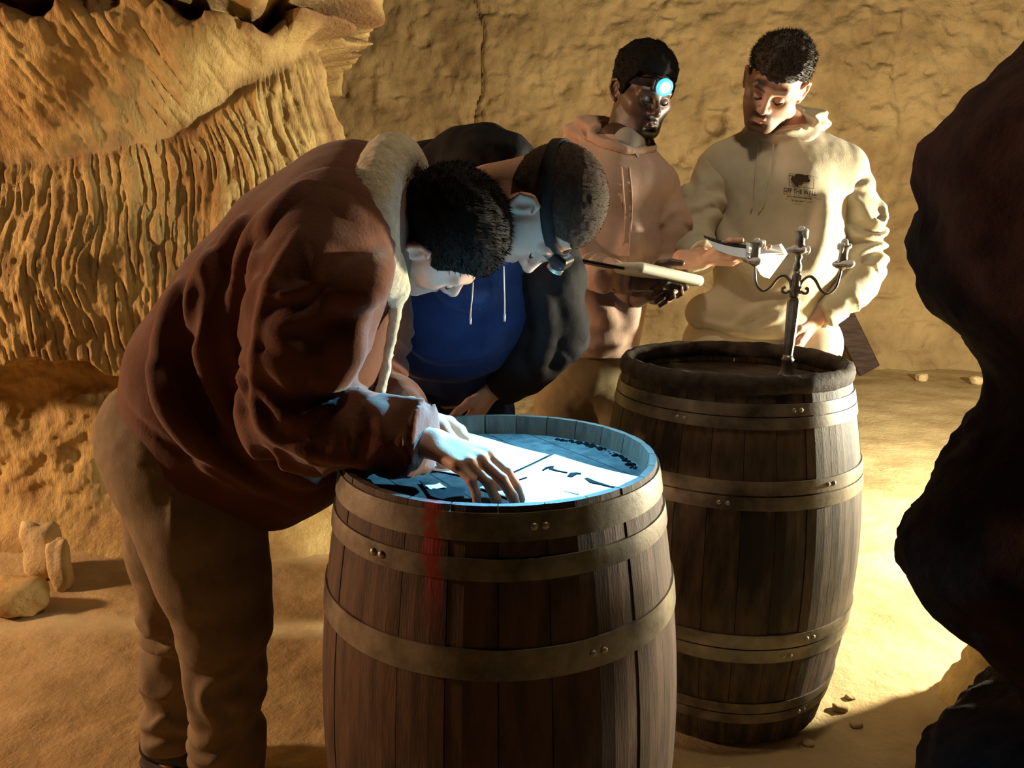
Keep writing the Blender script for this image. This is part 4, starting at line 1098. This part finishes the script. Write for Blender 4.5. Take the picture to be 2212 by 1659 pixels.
slab('folder', (a+b)/2+ey*.05+ez*-.004, ex, ey, ez, (np.linalg.norm(b-a)/2, .055, .0040), .002, M_folder, 'thin black folder beside the cream pad, in the hands of the person in pink', 'folder')

# ================================================================== man in the sage-beige hoodie with the chest print, reading
M_sage = mat('sand_jersey', (.48, .42, .30), (.55, .485, .355), 12, .92, .0008, 240, spec=.1, sheen=.12)
M_creamp = mat('cream_cotton', (.60, .53, .40), (.66, .59, .46), 12, .9, .0006, 260, spec=.1)
p4 = tag(empty('person', (P(1660, 760, 2.56)[0], 2.56, 0)), 'person in sand hoodie with a dark chest print, reading papers behind the farther barrel', 'person')
CN4 = A(1680, 290, 2.55)
F = Field.around([A(1500, 330, 2.55), A(1850, 780, 2.55)], .30, .0055)
F.cone(A(1690, 420, 2.54), A(1680, 560, 2.52), .158, .158, k=.06, flat=((1, 0, 0), 1.25))
F.cone(A(1680, 560, 2.52), A(1645, 690, 2.51), .158, .150, k=.06, flat=((1, 0, 0), 1.12))
F.cone(A(1670, 320, 2.55), A(1565, 365, 2.56), .085, .088, k=.07); F.cone(A(1690, 320, 2.55), A(1812, 370, 2.55), .088, .090, k=.07)
F.cone(A(1520, 675, 2.48), A(1680, 690, 2.46), .06, .07, k=.06)
F.cut(A(1645, 722, 2.51), (.0, 0, -1), .018)
F.ridge([(1575, 715), (1610, 685), (1650, 660), (1710, 648)], .013, .02, .25); F.ridge([(1500, 690), (1570, 712), (1660, 722)], .010, .02, .4)
F.ridge([(1620, 708), (1660, 690), (1690, 680)], .010, .02, .3); F.ridge([(1780, 430), (1770, 520), (1740, 600)], .014, .04, .35); F.ridge([(1580, 560), (1650, 600), (1720, 590)], .013, .05, .4)
F.ridge([(1545, 420), (1560, 520), (1600, 560)], .012, .04, .4)
cloth_noise(F, .005, 7., 81); F4 = F
hd4 = mesh_obj('hoodie', *F.mesh(2), M_sage, p4)
cowl(hd4, M_sage, A(1685, 310, 2.55), (-.12, -.42, .90), .085, .122, .100, 83, back=A(1715, 268, 2.64))
SL = [A(1815, 378, 2.55), A(1853, 480, 2.53), A(1862, 585, 2.50), A(1825, 640, 2.45), A(1770, 682, 2.42)]
F = Field.around(SL, .12, .0045); F.tube(SL, [.088, .078, .072, .058, .047], .03, folds(.009, 10., 85, .05, .62, (.4, .2, .0)))
F.ridge([(1800, 420), (1790, 500), (1800, 590)], .012, .03, .4); F.ridge([(1870, 560), (1830, 560), (1800, 540)], .012, .03, .4)
F.cut(SL[-1], SL[-1]-SL[-2], .008); cloth_noise(F, .004, 11., 86); mesh_obj('sleeve', *F.mesh(1), M_sage, hd4)
SR = [A(1560, 372, 2.56), A(1512, 450, 2.54), A(1494, 520, 2.50), A(1500, 548, 2.38), A(1516, 556, 2.28)]
F = Field.around(SR, .12, .0045); F.tube(SR, [.088, .074, .068, .056, .046], .03, folds(.008, 12., 87, .1, .6, (.4, .2, 0)))
F.cut(SR[-1], SR[-1]-SR[-2], .008); cloth_noise(F, .004, 11., 88); mesh_obj('sleeve', *F.mesh(1), M_sage, hd4)
for pts in ([(1640, 308), (1634, 360), (1630, 420), (1624, 455)], [(1672, 312), (1664, 370), (1654, 430), (1640, 460)]):
    mesh_obj('draw_cord', *cord_on(F4, pts, .0024), M_sage, hd4)
pc = A(1660, 790, 2.57); lx = pc[0]
trousers('trousers', pc, [[pc+[-.085, 0, -.10], pc+[-.10, -.02, -.45], V3(lx-.12, 2.58, .05)], [pc+[.085, 0, -.10], pc+[.10, -.02, -.45], V3(lx+.11, 2.58, .05)]], M_creamp, p4, 91, (lx-.30, 2.33, .02), (lx+.30, 2.80, 1.10))
F = Field.around([A(1500, 720, 2.5), A(1790, 790, 2.5)], .1, .006)
F.cone(A(1555, 745, 2.53), A(1735, 745, 2.53), .125, .125, k=.03); F.cut(A(1650, 800, 2.5), (0, 0, -1), .02); mesh_obj('waistband', *F.mesh(1), M_creamp, p4)
for s in (-.12, .11): shoe(np.array([lx+s, 2.59, .08]), (-.1, -1), p4)
R4 = frame([-.42, -.76, -.50], [.14, -.48, .86])
C4h = A(1674, 180, 2.44)
F = Field.around([C4h, CN4], .17, .0022); add_head(F, C4h, R4, CN4, .060); hm = F.mesh(1)
W5 = A(1518, 560, 2.235); X = nrm([.90, -.42, .02])
F = Field.around([W5-X*.06, W5+X*.2], .07, .0026); F.cone(W5-X*.06, W5, .029, .027, k=.02)
add_hand(F, W5, X, (-.4, -.85, .25), [(8, 14, 10), (10, 16, 12), (12, 18, 12), (16, 22, 14)], [(.75, .5, -.45), (.9, .1, -.4), (.95, -.1, -.1)], 1.0, .04, (-.05, -.30, -.95)); ha = F.mesh(1)
W6 = A(1760, 692, 2.415); X = nrm([-.55, -.15, -.8])
F = Field.around([W6-X*.06, W6+X*.2], .07, .0026); F.cone(W6-X*.06, W6, .030, .028, k=.02)
add_hand(F, W6, X, (-.5, -.75, .3), [(12, 20, 12)]*4, [(.8, .5, -.1), (.95, .2, -.1), (1, 0, -.1)], 1.02, .04, (.5, -.75, -.3)); hb = F.mesh(1)
bod = rough_body([(CN4, pc, .085, .11), (SL[0], SL[2], .05, .04), (SL[2], W6, .04, .027), (SR[0], SR[2], .05, .04), (SR[2], W5, .038, .026), (CN4, SL[0], .06, .05), (CN4, SR[0], .06, .05),
    (pc+[-.085, 0, -.1], pc+[-.10, -.02, -.45], .075, .05), (pc+[-.10, -.02, -.45], V3(lx-.12, 2.58, .08), .05, .04), (pc+[.085, 0, -.1], pc+[.10, -.02, -.45], .075, .05), (pc+[.10, -.02, -.45], V3(lx+.11, 2.58, .08), .05, .04)])
v, f = join(hm, ha, hb, bod)
mesh_obj('body', v, f, M_skin, p4, attr=skin_tint(v, C4h, R4, (.42, .15, .12), (.055, .03, .02), .45, (.02, .012, .008), .55)); eyes(C4h, R4, p4)
line4 = [(-.115, -.045), (-.07, -.035), (-.035, -.005), (-.012, .036), (.012, .040), (.030, .034), (.045, .046), (.070, .046), (.120, .044)]
mesh_obj('hair', *hair_mesh(C4h, R4, .026, .0055, line4, seed=34, strands=7000, slen=.014, comb=(0, .9, .1), tuft=.004, fringe=-.010), M_hairBr, p4)

# chest print: emblem in a thin frame, words, two fine lines below
M_print = mat('dark_print', (.045, .030, .016), None, rough=.9)
def lay(F, v2, lift=.0045):
    w = F.surf(v2[:, 0], v2[:, 1]); 
    return w+F.grad(w)*lift
def print_text(txt, cx, cy, width, slope, parent, name):
    cu = bpy.data.curves.new(name, 'FONT'); cu.body = txt; cu.align_x = 'CENTER'; cu.align_y = 'CENTER'; cu.resolution_u = 2; cu.offset = .022
    o = bpy.data.objects.new(name, cu); COL.objects.link(o); dg = bpy.context.evaluated_depsgraph_get(); me = o.evaluated_get(dg).to_mesh()
    v = np.array([q.co[:] for q in me.vertices]); f = [tuple(q.vertices) for q in me.polygons]
    bpy.data.objects.remove(o); bpy.data.curves.remove(cu)
    s = width/(v[:, 0].max()-v[:, 0].min()); v2 = np.stack([cx+v[:, 0]*s, cy-v[:, 1]*s*1.25+v[:, 0]*s*slope], -1)
    return mesh_obj(name, lay(F4, v2), f, M_print, parent)
print_text('OFF THE WALL', 1727, 415, 70, .13, hd4, 'chest_lettering')
def bars(cx, cy, width, n, slope, hgt, seed):
    """line of lettering too small to read: a row of small strokes"""
    rs = np.random.default_rng(seed); x = cx-width/2; v = []; f = []
    while x < cx+width/2:
        w = rs.uniform(1.0, 2.2); y = cy+(x-cx)*slope; h_ = hgt*rs.uniform(.7, 1.0); b = len(v)
        v += [(x, y-h_/2), (x+w, y-h_/2+w*slope), (x+w, y+h_/2+w*slope), (x, y+h_/2)]; f.append((b, b+1, b+2, b+3)); x += w+rs.uniform(.5, 1.3)
    o = mesh_obj('chest_lettering', lay(F4, np.array(v, float)), f, M_print, hd4); o['kind'] = 'stuff'
bars(1725, 427, 52, 0, .11, 3.4, 3); bars(1722, 435, 24, 0, .11, 2.6, 4)
def blob(pts, name):
    pts = np.array(pts, float); c = pts.mean(0); n = len(pts); v2 = np.vstack([pts, c[None]])
    return mesh_obj(name, lay(F4, v2), [(i, (i+1) % n, n) for i in range(n)], M_print, hd4)
blob([(1707, 388), (1710, 381), (1715, 383), (1718, 377), (1725, 377), (1733, 378), (1738, 380), (1745, 379), (1744, 384), (1749, 391), (1746, 395), (1738, 394), (1733, 395), (1731, 400), (1725, 401), (1721, 404), (1715, 400), (1711, 394)], 'chest_emblem')
fr = [(1704, 376), (1756, 382), (1756, 408), (1704, 402)]
for i in range(4):
    a, b = np.array(fr[i], float), np.array(fr[(i+1) % 4], float); n = np.array([-(b-a)[1], (b-a)[0]]); n /= np.linalg.norm(n)/.45
    q = np.array([a-n, a+n, (a+b)/2+n, b+n, b-n, (a+b)/2-n]); mesh_obj('emblem_frame', lay(F4, q), [(0, 1, 2, 5), (5, 2, 3, 4)], M_print, hd4)
# ================================================================== things held and set down
def quad_sheet(name, c, m, label, cat, bend=.0, th=.0006, group=None, parent=None):
    """four world corners a-b-c-d, bowed along its normal"""
    c = [np.asarray(q, float) for q in c]; n = 12; nn = nrm(np.cross(c[1]-c[0], c[3]-c[0])); v = []
    for i in range(n):
        for j in range(n):
            s, t = i/(n-1), j/(n-1); v.append((c[0]*(1-s)+c[1]*s)*(1-t)+(c[3]*(1-s)+c[2]*s)*t+nn*bend*math.sin(math.pi*s))
    v = np.array(v); f = grid_faces(n, n); nv = len(v); F = [tuple(q) for q in f]+[tuple(q[::-1]+nv) for q in f]
    edge = [i*n for i in range(n)]+[(n-1)*n+j for j in range(1, n)]+[i*n+n-1 for i in range(n-2, -1, -1)]+[j for j in range(n-2, 0, -1)]
    for k in range(len(edge)): a, b = edge[k], edge[(k+1) % len(edge)]; F.append((b, a, a+nv, b+nv))
    o = mesh_obj(name, np.vstack([v, v-nn*th]), F, m, parent)
    return tag(o, label, cat, group) if parent is None else o
bk = tag(empty('booklet', A(1565, 545, 2.15)), 'open white booklet with a dark cover held by the person in the sand hoodie', 'booklet')
quad_sheet('cover', [A(1520, 509, 2.20), A(1612, 530, 2.17), A(1612, 536, 2.13), A(1522, 514, 2.16)], M_folder, '', '', .004, .0015, parent=bk)
quad_sheet('page', [A(1524, 514, 2.18), A(1612, 536, 2.14), A(1622, 560, 2.03), A(1545, 540, 2.05)], M_paper, '', '', .004, .001, parent=bk)
quad_sheet('page', [A(1612, 530, 2.16), A(1690, 545, 2.22), A(1702, 549, 2.14), A(1612, 556, 2.04)], M_paper, '', '', -.006, .001, parent=bk)
quad_sheet('page', [A(1612, 524, 2.16), A(1688, 527, 2.24), A(1700, 546, 2.20), A(1612, 545, 2.05)], M_paper, '', '', .008, .001, parent=bk)
quad_sheet('page', [A(1614, 545, 2.10), A(1700, 550, 2.18), A(1662, 602, 2.12), A(1640, 590, 2.07)], M_paper, '', '', .004, .001, parent=bk)

# papers on the nearer barrel
Z1 = ZH1+.0004
sheet('paper_sheet', [(1012, 938), (1186, 984), (1062, 1042), (838, 998)], Z1, M_paper, 'plain white sheet reaching under the hand on the nearer barrel', .001, seed=1)
sheet('paper_sheet', [(1198, 985), (1392, 1036), (1215, 1120), (1036, 1055)], Z1+.0012, M_paper, 'white sheet with dark pieces on it near the front rim of the barrel', .001, seed=2)
def strip(name, pts, wd, label, z=Z1+.0042, m=M_cutout_shadow, cat='puzzle piece', group=None):
    """thin bent piece lying on the paper: pts in pixels, wd half widths in metres"""
    c = np.array([onhead(a, b, z) for a, b in pts]); v = []; n = len(c)
    for i in range(n):
        t = nrm(c[min(i+1, n-1)]-c[max(i-1, 0)]); s = np.array([-t[1], t[0], 0])*wd[i]; v += [c[i]-s, c[i]+s]
    v = np.array(v); nv = len(v); f = []
    for i in range(n-1):
        a = 2*i; f += [(a, a+2, a+3, a+1), (a+nv, a+1+nv, a+3+nv, a+2+nv), (a, a+nv, a+2+nv, a+2), (a+1, a+3, a+3+nv, a+1+nv)]
    f += [(0, 1, 1+nv, nv), (nv-2, 2*nv-2, 2*nv-1, nv-1)]
    return tag(mesh_obj(name, np.vstack([v, v-[0, 0, .0025]]), f, m, smooth=False), label, cat, group)
strip('cutout_piece', [(1172, 1015), (1182, 1009), (1195, 1006), (1190, 1012), (1204, 1016), (1225, 1020)], [.001, .003, .002, .004, .002, .002], 'dark curved strip at the upper left of the front sheet')
strip('cutout_piece', [(1230, 1029), (1238, 1022), (1246, 1021), (1255, 1022)], [.004, .006, .003, .002], 'dark bent strip in the middle of the front sheet')
strip('cutout_piece', [(1266, 1032), (1280, 1040), (1300, 1045), (1318, 1050), (1336, 1052)], [.003, .006, .003, .002, .001], 'long dark tapering strip at the right of the front sheet')
strip('cutout_piece', [(1122, 1035), (1138, 1030)], [.001, .001], 'short dark sliver near the fingers on the front sheet')
strip('cutout_piece', [(1108, 1070), (1122, 1066)], [.0012, .0012], 'tiny dark sliver near the front rim of the barrel')
strip('cutout_piece', [(1218, 1060), (1250, 1067)], [.0008, .0008], 'thin pale grey line-like sliver in front of the dark strips', m=M_ink)
strip('cutout_piece', [(1272, 1077), (1282, 1076)], [.0016, .0014], 'small dark crumb at the right front of the sheet')
sheet('hand_shadow', [(905, 1040), (1005, 1056), (1000, 1090), (930, 1075)], Z1+.002, M_cutout_shadow, 'dark sheet standing in for the shadow of the pinching fingers on the barrel', .001, cat='hand_shadow', seed=3)  # dark sheet laid in as the hand's painted shadow
sheet('paper_scrap', [(918, 1052), (950, 1045), (965, 1056), (930, 1058)], Z1+.0036, M_paper, 'small white scrap on the dark shadow sheet under the hand', .001, cat='paper', seed=4)

# candelabra with three cups and old wax, standing on the farther barrel
M_silver = mat('tarnished_silver', (.16, .14, .115), (.40, .37, .32), 30, .38, .0006, 90, metal=.75, spec=.5)
M_wax = mat('old_wax', (.66, .63, .57), (.78, .75, .69), 30, .55, .001, 80, spec=.35, sss=.1)
cb = A(1697, 812, 1.955); cb[2] = ZH2+.001
ctop = A(1727, 540, cb[1]); axis_c = nrm(ctop-cb); L = np.linalg.norm(ctop-cb)
cand = tag(empty('candelabra', cb), 'tarnished silver three-armed candelabra with old wax on the farther barrel', 'candelabra')
up = axis_c
s_ = L
mesh_obj('base', *lathe_mesh(cb, [(0, .044), (.004, .045), (.008, .040), (.014, .026), (.030, .018), (.055, .013), (.062, .0155), (.066, .0165), (.070, .0130), (.076, .0125)], 28, up), M_silver, cand)
# tapering octagonal stem
mesh_obj('stem', *lathe_mesh(cb, [(.074, .0105), (.10, .0125), (.17, .0155), (.215, .0165), (.219, .0150), (.226, .0115)], 8, up), M_silver, cand, smooth=False)
mesh_obj('knot', *lathe_mesh(cb, [(.222, .0100), (.230, .0135), (.240, .0150), (.250, .0120), (.262, .0110), (.272, .0115), (.280, .0125), (.286, .0100), (.292, .0095)], 20, up), M_silver, cand)
zf = L-.004
mesh_obj('upper_stem', *lathe_mesh(cb, [(.288, .0095), (.305, .0105), (zf-.022, .0060), (zf-.014, .0095), (zf-.006, .0070), (zf, .0060)], 12, up), M_silver, cand)
side_ = nrm(np.array([.97, -.20, 0])-up*(np.array([.97, -.20, 0])@up))
def cup(c, wax, label=None):
    g = empty('candle_cup', c)
    COL.objects.unlink(g); bpy.data.objects.remove(g)
    o = mesh_obj('drip_pan', *lathe_mesh(c, [(-.010, .004), (-.006, .010), (-.002, .020), (.001, .023), (.003, .021), (.002, .010)], 22, up), M_silver, cand)
    mesh_obj('candle_cup', *lathe_mesh(c, [(.0, .0085), (.006, .0105), (.014, .0125), (.024, .0108), (.034, .0105), (.042, .0125), (.048, .0170), (.051, .0175), (.051, .0140), (.046, .0095)], 20, up), M_silver, cand)
    rs = np.random.default_rng(wax); F = Field(c-.05, c+.09, .0016)
    for k in range(8):
        a = rs.uniform(0, 6.28); r = rs.uniform(.010, .023); q = c+side_*math.cos(a)*r+np.cross(up, side_)*math.sin(a)*r
        F.ell(q+up*rs.uniform(.002, .007), rs.uniform(.006, .011, 3), None, k=.005)
    F.cone(c+up*.002, c+up*.05, .0075, .009, k=.004); F.cone(c+up*.004, c+up*.005, .019, .019, k=.003, flat=(up, .18))
    F.cone(c+up*.046, c+up*rs.uniform(.054, .064), .0105, .0085, k=.004)
    for k in range(5):
        a = rs.uniform(0, 6.28); q = c+up*.051+(side_*math.cos(a)+np.cross(up, side_)*math.sin(a))*.0155
        F.cone(q, q-up*rs.uniform(.004, .018)+nrm(q-c-up*.05)*.002, .006, .004, k=.004)
    mesh_obj('wax', *F.mesh(1), M_wax, o)
cup(cb+up*(L-.004), 1)
for sg in (-1, 1):
    base = cb+up*.235; w_ = side_*sg
    loc = lambda a, b: base+w_*a+up*b
    q = [loc(.010, .008), loc(.022, .002), loc(.030, .004), loc(.031, .012), loc(.024, .016)]
    mesh_obj('arm_scroll', *tube_mesh(catmull(q, 5), list(np.linspace(.0036, .0042, 21)), 8), M_silver, cand)
    k = 1.0
    q = [loc(.008, .004), loc(.014, .030), loc(.030, .045), loc(.046, .036), loc(.062, .012), loc(.080, .004), loc(.096, .020), loc(.102, .048), loc(.104, .066)]
    c = catmull(q, 6); mesh_obj('arm', *tube_mesh(c, list(np.linspace(.0044, .0032, len(c))), 9), M_silver, cand)
    cup(loc(.105, .074), 5 if sg < 0 else 9)

# dark board leaning against the far wall behind the reader
bx0 = A(1795, 640, 6.72); bx1 = A(1880, 782, 6.72)
bx1[2] = .02; M_board = mat('dark_board', (.028, .016, .012), (.07, .04, .028), 6, .8, .002, 30, stretch=(1, 1, 6))
R = np.stack([nrm(np.cross(nrm(bx0-bx1), [0, 1, 0])), [0, 1, 0], nrm(bx0-bx1)], 1)
F = Field.around([bx0, bx1], .25, .012); Lb = np.linalg.norm(bx0-bx1)/2
F.box((bx0+bx1)/2+[0, .0, .03], (.10, .022, Lb), R, .006); F.cut((0, 0, .0), (0, 0, -1), .005)
tag(mesh_obj('wooden_board', *F.mesh(0), M_board), 'dark wooden board leaning at the foot of the far wall, right of the reader', 'board')
# stones at the foot of the rocks
stone('stone', A(66, 990, 2.62)[:2].tolist()+[0], .075, 3, M_stone, 'pale chunk of stone in the recess at the left edge', (.8, .7, 1.5))
stone('stone', A(116, 1110, 2.56)[:2].tolist()+[0], .055, 8, M_stone, 'upright pale block at the foot of the left rock', (.7, .6, 1.9))
stone('stone', A(8, 1165, 2.40)[:2].tolist()+[0], .080, 12, M_rock, 'broad brown boulder low at the left edge of the picture', (1.3, .7, .8))
rr = random.Random(5)
for i, (px, py, d, r, lab) in enumerate([(1880, 778, 6.6, .05, 'small stone at the foot of the dark leaning board'), (2050, 765, 6.8, .10, 'dark-shadowed stone by the far wall beside the pillar'), (2000, 792, 6.4, .05, 'small pale stone on the floor by the far wall'), (2110, 790, 6.3, .06, 'pale stone lying nearest the pillar by the far wall')]):
    q = onhead(px, py, .0); stone('stone', [q[0], min(q[1], d), 0], r, 20+i, M_stone, lab)
# sand lumps scattered at the foot of the farther barrel
for i, (px, py, r, lab) in enumerate([(1815, 1525, .016, 'little clod of sand right of the farther barrel, nearest its foot'), (1850, 1560, .012, 'little clod of sand farthest right of the farther barrel'), (1838, 1500, .010, 'tiny clod of sand behind the others beside the farther barrel'), (1745, 1600, .012, 'little clod of sand in front of the farther barrel')]):
    q = onhead(px, py, -.005); stone('sand_clod', [q[0], q[1], 0], r, 40+i, M_floor, lab, (1.3, 1, .6))
